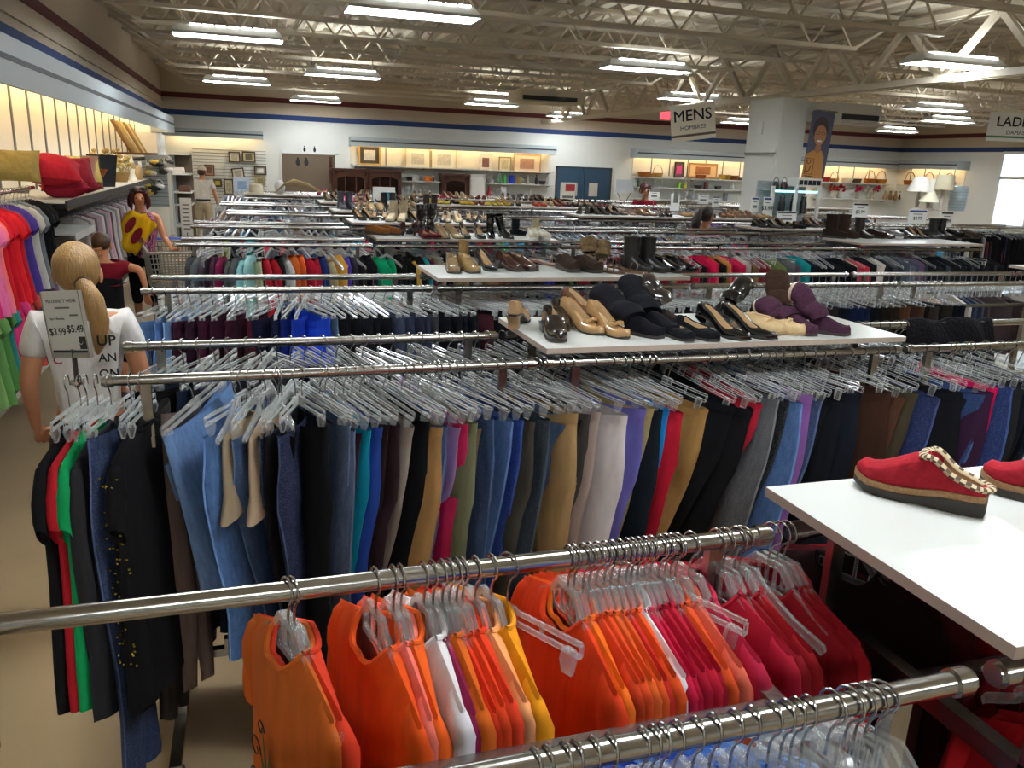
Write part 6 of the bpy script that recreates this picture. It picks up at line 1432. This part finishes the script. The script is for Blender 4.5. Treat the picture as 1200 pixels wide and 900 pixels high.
# ================================================================ people
def skinobj(name, pts, edges, root, mat, parent=None, color=None, sub=2):
    names = list(pts); idx = {k: i for i, k in enumerate(names)}
    me = bpy.data.meshes.new(name); me.from_pydata([pts[k][0] for k in names], [(idx[a], idx[b]) for a, b in edges], []); me.materials.append(M[mat] if isinstance(mat, str) else mat)
    o = obj(name, me, parent, color); md = o.modifiers.new('skin', 'SKIN'); md.use_smooth_shade = True
    for k, v in zip(names, me.skin_vertices[0].data):
        r = pts[k][1]; v.radius = (r, r) if not isinstance(r, tuple) else r
    me.skin_vertices[0].data[idx[root]].use_root = True
    sd = o.modifiers.new('sub', 'SUBSURF'); sd.levels = 1; sd.render_levels = sub
    return o
def person(label, loc, rz, H, arms, top=None, bottom=None, hair=None, shoes='#151518', headtilt=(0, 0), lean=0, skin='skin', extras=None, sleeve=.55, build=1.0, name='person', group=None):
    s = H/1.7; P_ = {}; E_ = []
    def v(k, x, y, z, r): P_[k] = ((x*s, y*s, z*s), tuple(q*s for q in r) if isinstance(r, tuple) else r*s)
    hx, hy = headtilt; bw = build
    v('pelvis', 0, 0, .94, (.135*bw, .10*bw)); v('waist', 0, .0+lean*.3, 1.09, (.118*bw, .088*bw)); v('chest', 0, .01+lean*.7, 1.28, (.145*bw, .10*bw)); v('neckb', 0, -.005+lean, 1.42, (.075, .06)); v('neck', hx*.3, .005+hy*.3+lean, 1.472, (.052, .052))
    v('head1', hx*.7, .03+hy*.7+lean, 1.536, (.062, .074)); v('head2', hx, .02+hy+lean, 1.606, (.078, .094)); v('head3', hx*1.1, .0+hy*1.1+lean, 1.66, (.052, .062))
    v('nose', hx*.95, .116+hy*1.2+lean, 1.572, .012); E_ += [('pelvis', 'waist'), ('waist', 'chest'), ('chest', 'neckb'), ('neckb', 'neck'), ('neck', 'head1'), ('head1', 'head2'), ('head2', 'head3'), ('head2', 'nose')]
    for sd, nm in ((-1, 'l'), (1, 'r')):
        el, wr, hd = arms[nm]
        v('sh'+nm, sd*.175*bw, lean, 1.385, .056); v('el'+nm, *el, .040); v('wr'+nm, *wr, (.027, .024)); v('pa'+nm, *hd, (.034, .018))
        E_ += [('chest', 'sh'+nm), ('sh'+nm, 'el'+nm), ('el'+nm, 'wr'+nm), ('wr'+nm, 'pa'+nm)]
        W_ = Vector(wr); Hd = Vector(hd); dr = (Hd-W_).normalized(); side = dr.cross(Vector((0, 1, 0)) if abs(dr.y) < .8 else Vector((0, 0, 1))).normalized(); cu = side.cross(dr)
        for f in range(4):
            b0 = Hd+dr*.03+side*(.027-.018*f); l = (.038, .044, .042, .032)[f]; p1 = b0+dr*l+cu*.008; p2 = p1+dr*l*.7+cu*.02
            v('f%d%s' % (f, nm), *b0, .0115); v('g%d%s' % (f, nm), *p1, .010); v('h%d%s' % (f, nm), *p2, .0085); E_ += [('pa'+nm, 'f%d%s' % (f, nm)), ('f%d%s' % (f, nm), 'g%d%s' % (f, nm)), ('g%d%s' % (f, nm), 'h%d%s' % (f, nm))]
        tb0 = W_*.5+Hd*.5+side*.035; v('t0'+nm, *tb0, .0125); v('t1'+nm, *(tb0+dr*.035+side*.02), .011); E_ += [('pa'+nm, 't0'+nm), ('t0'+nm, 't1'+nm)]
        v('hip'+nm, sd*.095, 0, .86, .092*bw); v('kn'+nm, sd*.10, .02, .49, .058); v('ca'+nm, sd*.10, -.015, .33, .054); v('an'+nm, sd*.10, -.02, .09, .036); v('to'+nm, sd*.115, .12, .04, (.042, .03))
        E_ += [('pelvis', 'hip'+nm), ('hip'+nm, 'kn'+nm), ('kn'+nm, 'ca'+nm), ('ca'+nm, 'an'+nm), ('an'+nm, 'to'+nm)]
    o = skinobj(name, P_, E_, 'pelvis', skin); o.location = loc; o.rotation_euler = (0, 0, rz); tag(o, label, 'person', group)
    def g(k): return Vector(P_[k][0])
    def grow(k, f=1.12, a=.012):
        r = P_[k][1]; r = r if isinstance(r, tuple) else (r, r); return tuple(q*f+a*s for q in r)
    if top:
        col, mt, hem, slv, nm = top; Q = {}; ed = []
        Q['waist'] = (g('waist'), grow('waist')); Q['hem'] = (g('pelvis')+Vector((0, 0, hem*s)), grow('pelvis', 1.1)); Q['chest'] = (g('chest'), grow('chest', 1.08)); Q['nb'] = (g('neckb')*.75+g('chest')*.25, grow('neckb', 1.2)); Q['nn'] = (g('neckb')+Vector((0, 0, .01*s)), grow('neckb', .95, 0)); ed = [('waist', 'hem'), ('waist', 'chest'), ('chest', 'nb'), ('nb', 'nn')]
        for n_ in 'lr':
            Q['s'+n_] = (g('sh'+n_), grow('sh'+n_, 1.08)); ed.append(('chest', 's'+n_))
            if slv > 0:
                Q['e'+n_] = (g('sh'+n_)*(1-slv)+g('el'+n_)*slv, (.062*s, .062*s)); ed.append(('s'+n_, 'e'+n_))
        tp = skinobj(nm, Q, ed, 'waist', mt, o, col)
    if bottom:
        col, mt, ln, nm = bottom; Q = {'p': (g('pelvis')+Vector((0, 0, .03*s)), grow('pelvis', 1.06)), 'pw': (g('waist')*.5+g('pelvis')*.5, grow('waist', 1.02))}; ed = [('p', 'pw')]
        for n_ in 'lr':
            Q['h'+n_] = (g('hip'+n_), grow('hip'+n_, 1.04)); Q['k'+n_] = (g('kn'+n_), grow('kn'+n_, 1.2)); ed += [('p', 'h'+n_), ('h'+n_, 'k'+n_)]
            if ln > 1: 
                q = ln-1; Q['a'+n_] = (g('kn'+n_)*(1-q)+g('an'+n_)*q, tuple(x*s for x in (.062, .062))); ed.append(('k'+n_, 'a'+n_))
        skinobj(nm, Q, ed, 'p', mt, o, col)
    if shoes:
        for n_ in 'lr':
            A, T = g('an'+n_), g('to'+n_); b = MB(); b.tube([A+Vector((0, -.05*s, -.04*s)), A+Vector((0, -.02*s, -.03*s)), (A+T)/2+Vector((0, 0, -.02*s)), T+Vector((0, .01*s, -.005*s)), T+Vector((0, .045*s, -.012*s))], [.03*s, .045*s, .046*s, .044*s, .022*s], 10, 0, True, (1, .8)); b.build('shoe', 'leather', o, 60, shoes)
    for sd in (-1, 1):   # eyes and ears
        h2 = g('head2'); h1 = g('head1')
        MB().ell(h2*.75+h1*.25+Vector((sd*.031*s, .094*s, .008*s)), (.012*s, .008*s, .008*s), 8, 6).build('eye', 'ink', o)
        MB().ell(h2*.6+h1*.4+Vector((sd*.088*s, -.005*s, 0)), (.012*s, .024*s, .036*s), 8, 6).build('ear', skin, o)
    MB().ell(g('head1')+Vector((0, .083*s, -.012*s)), (.02*s, .006*s, .005*s), 8, 5).build('mouth', 'redink', o)
    if hair: hair(o, g, s)
    if extras: extras(o, g, s)
    return o
def cap_hair(mat, back=.03, rx=.094, ry=.106, rz=.104, up=.02, drop=0):
    def f(o, g, s):
        h = g('head2')+Vector((0, -back*s, up*s)); b = MB(); rings = []
        for i in range(11):
            a = -pi/2*.75+(pi/2*1.75)*i/10; q = max(cos(a), .03); r = []
            for j in range(24):
                t = 2*pi*j/24; y = sin(t); front = max(0, y)
                zz = sin(a)
                yy = ry*q*y*(1-.55*front*(1 if zz < .25 else 0)); w = 1+.018*sin(t*9+i)
                r.append(h+Vector((rx*q*cos(t)*w*s, yy*w*s, (rz*zz-(drop if zz < 0 else 0)*abs(zz))*s)))
            rings.append(r)
        b.loft(rings); hb = b.build('hair', mat, o, 80)
        return h, hb
    return f
def arms(l, r): return {'l': l, 'r': r}
HANG = arms(((-.23, -.02, 1.10), (-.25, .02, .86), (-.25, .05, .78)), ((.23, -.02, 1.10), (.25, .02, .86), (.25, .05, .78)))
# blond person seen from behind
def blond(o, g, s):
    h, hb = cap_hair('hairblond', .016, .094, .108, .108, .012, .012)(o, g, s)
    b = MB(); p0 = h+Vector((.025*s, -.085*s, -.06*s))
    b.tube([p0+Vector((-.01, .03, .02)), p0, p0+Vector((.035, -.03, -.07))*s, p0+Vector((.05, -.02, -.16))*s, p0+Vector((.045, -.005, -.25))*s, p0+Vector((.03, .0, -.31))*s], [.024*s, .034*s, .042*s, .04*s, .03*s, .008*s], 12); b.build('ponytail', 'hairblond', o, 80)
    MB().tube([p0+Vector((.026*cos(a), -.012, .026*sin(a)))*1 for a in [2*pi*i/10 for i in range(11)]], .008, 6).build('hair_tie', 'brownbraid', o)
def blond_text(o, g, s):
    for body, z, x, sz, m in (('G', 1.315, -.10, .062, 'ink'), ('UP', 1.315, .095, .062, 'ink'), ('C', 1.24, -.095, .05, 'redink'), ('AN', 1.24, .095, .05, 'ink'), ('ON', 1.17, .095, .05, 'ink')):
        text('shirt_lettering', body, sz*s, m, o, (x*s, -.128*s, z*s), (pi/2, 0, 0), ext=.004)
person('blond person with a ponytail in a white lettered t-shirt, back turned', (-.71, 3.85, 0), radians(6), 1.69, arms(((-.225, -.03, 1.12), (-.23, .08, .9), (-.22, .13, .84)), ((.225, -.03, 1.12), (.22, .08, .9), (.21, .13, .84))),
       ('#DEDAD6', 'cloth', -.1, .62, 't_shirt'), ('#3A2A24', 'cloth', 1.9, 'trousers'), blond, '#3A2A24', extras=blond_text, build=.94)
# woman looking down at a yellow garment
def redhair(o, g, s):
    h, hb = cap_hair('hairred', .01, .100, .108, .106, .022, .04)(o, g, s)
    for sd in (-1, 1): MB().tube([h+Vector((sd*.075, .045, .03))*s, h+Vector((sd*.098, .03, -.05))*s, h+Vector((sd*.1, .01, -.12))*s, h+Vector((sd*.085, -.01, -.17))*s], [.026*s, .034*s, .03*s, .01*s], 10).build('side_lock', 'hairred', o, 80)
    b = MB()
    for sd in (-1, 1): b.ell(h+Vector((sd*.04, .068, .075))*s, (.034*s, .018*s, .024*s), 12, 6)
    b.tube([h+Vector((-.1, .0, .05))*s, h+Vector((-.05, .066, .075))*s, h+Vector((.05, .066, .075))*s, h+Vector((.1, .0, .05))*s], .006*s, 6); b.build('sunglasses', 'black', o, 60)
def floral_mat():
    m, nt, b = nodes('floral_print'); vo = nt.nodes.new('ShaderNodeTexVoronoi'); vo.inputs['Scale'].default_value = 17; cr = nt.nodes.new('ShaderNodeValToRGB')
    e = cr.color_ramp.elements; e[0].position = 0; e[0].color = lin('#5a1c3c'); e[1].position = 1; e[1].color = lin('#d8c8d4')
    for p, c in ((.3, '#b83a6c'), (.5, '#3c2a48'), (.7, '#d898b4')): q = e.new(p); q.color = lin(c)
    sp = nt.nodes.new('ShaderNodeSeparateColor'); nt.links.new(vo.outputs['Color'], sp.inputs[0]); nt.links.new(sp.outputs[0], cr.inputs['Fac']); cr.color_ramp.interpolation = 'CONSTANT'
    nt.links.new(cr.outputs['Color'], b.inputs['Base Color']); b.inputs['Roughness'].default_value = .85; return m
M['floral'] = floral_mat()
wom = person('woman with auburn hair and sunglasses on her head, in a floral tank top', (-1.22, 10.58, 0), radians(190), 1.66, arms(((-.25, .10, 1.12), (-.31, .26, 1.02), (-.33, .34, 1.01)), ((.24, .10, 1.13), (.12, .26, 1.12), (.06, .31, 1.12))),
       ('#C06A90', 'floral', -.14, 0, 'tank_top'), ('#141416', 'cloth', 1.45, 'capri_trousers'), redhair, '#141416', headtilt=(0, .045), extras=lambda o, g, s: MB().tube([Vector((-.315, .245, 1.02))*s+Vector((0, .036*cos(a), .036*sin(a)))*s for a in [2*pi*i/10 for i in range(11)]], .008*s, 6).build('bracelet', 'black', o), build=1.04)
gm = MB()
rings = []
for i in range(9):
    u = i/8; rings.append([(-.19+.38*j/8+.05*u, .022*sin(j*1.1+u*4), .5*u-.1*abs(j-4)/8*u+.012*sin(j*2+u*6)) for j in range(9)])
gm.loft(rings, closed=False)
o = gm.build('jersey', 'cloth', None, 70, '#D8A818'); o.location = (-1.40, 10.22, 1.0); o.rotation_euler = (radians(-8), radians(30), 0); o.scale = (.85, 1, .95); tag(o, 'yellow garment with dark red ovals held up by the woman', 'garment')
for i, (u, w) in enumerate(((-.05, .3), (.09, .22))):
    pts = [(u+.05*cos(2*pi*k/18)+.1*(w-.25), -.034+.0, w+.11*sin(2*pi*k/18)) for k in range(18)]
    MB().ext(pts, (0, .012, 0)).build('oval_patch', 'knit', o, 40, '#7A1C28')
md = o.modifiers.new('thick', 'SOLIDIFY'); md.thickness = .006
# boy with his back turned, arms up
def boyhair(o, g, s): cap_hair('hairbrown', .018, .088, .102, .096, .014, .0)(o, g, s)
person('boy in dark red t-shirt and long black shorts, back turned, hand at his neck', (-1.17, 7.45, 0), radians(-12), 1.42, arms(((-.34, -.02, 1.42), (-.13, -.10, 1.50), (-.05, -.115, 1.52)), ((.36, -.03, 1.36), (.42, -.08, 1.18), (.42, -.07, 1.10))),
       ('#7A1A2C', 'cloth', .26, .6, 't_shirt'), ('#16161A', 'cloth', 1.35, 'shorts'), boyhair, '#22242C', headtilt=(-.01, .02), build=1.06,
       extras=lambda o, g, s: skinobj('vest', {'a': ((0, -.005, 1.27*s), (.185*s, .14*s)), 'b': ((0, -.015, 1.1*s), (.185*s, .145*s)), 'c': ((0, -.02, .85*s), (.185*s, .145*s)), 'd': ((.03, -.02, .6*s), (.19*s, .13*s))}, [('a', 'b'), ('b', 'c'), ('c', 'd')], 'b', 'cloth', o, '#17181C'))
# man at the back
def caph(o, g, s):
    h, hb = cap_hair('hairbrown', .016, .088, .1, .09, -.005, .0)(o, g, s)
    MB().ell(h+Vector((0, .012, .055))*s, (.096*s, .108*s, .075*s), 16, 8).tube([h+Vector((-.07, .10, .05))*s, h+Vector((0, .185, .04))*s, h+Vector((.07, .10, .05))*s], .016*s, 6).build('cap', 'cloth', o, 60, '#C8C0B0')
person('man in a white shirt, beige trousers and cap facing the slat wall', (-.98, 20.3, 0), radians(-8), 1.77, arms(((-.26, .05, 1.12), (-.27, .2, .98), (-.26, .27, .96)), ((.26, .0, 1.1), (.29, .1, .88), (.28, .14, .82))),
       ('#CFC8BE', 'cloth', -.02, .6, 'shirt'), ('#A8987A', 'cloth', 1.95, 'trousers'), caph, '#4A3A2C', build=1.12, extras=lambda o, g, s: MB().lathe([(.155*s, .98*s), (.158*s, 1.0*s), (.155*s, 1.02*s)], 20, cap=False).build('belt', 'black', o))
# girl in pink between the racks
def girlh(o, g, s):
    h, hb = cap_hair('hairdark', .02, .092, .106, .102, .016, .014)(o, g, s); p0 = h+Vector((0, -.115, .03))*s
    MB().tube([p0+Vector((0, .03, .02)), p0+Vector((0, -.04, .0)), p0+Vector((0, -.085, -.1)), p0+Vector((.0, -.08, -.22)), p0+Vector((0, -.06, -.3))], [.026, .045, .06, .052, .012], 12).build('ponytail', 'hairdark', o, 80)
person('girl with a dark ponytail in a pink top, in profile between the racks', (5.55, 9.27, 0), radians(-68), 1.66, HANG, ('#D07A9A', 'cloth', -.06, .6, 't_shirt'), ('#2A3044', 'denim', 1.9, 'trousers'), girlh, '#22222A', headtilt=(0, .015))
def curly(o, g, s):
    h, hb = cap_hair('hairred', .01, .09, .1, .1, .016, .0)(o, g, s); b = MB(); rr = random.Random(2)
    for _ in range(46):
        a = rr.uniform(0, 6.28); e = rr.uniform(-.6, 1.5); b.ell(h+Vector((.095*cos(a)*cos(e), .1*sin(a)*cos(e)-.03, .1*sin(e)))*s, (.03, .03, .03), 7, 5)
    b.build('curls', 'hairred', o, 80)
person('person with curly reddish hair in a dark red top near the glass shelves', (7.5, 14.88, 0), radians(160), 1.80, HANG, ('#8A1A30', 'cloth', -.06, .7, 'shirt'), ('#22222A', 'cloth', 1.9, 'trousers'), curly, '#22222A')
for k, v in LABELS.items():
    if len(v) > 1 and len({g or n for n, g in v}) > 1: print('DUP LABEL', k, v[:3])
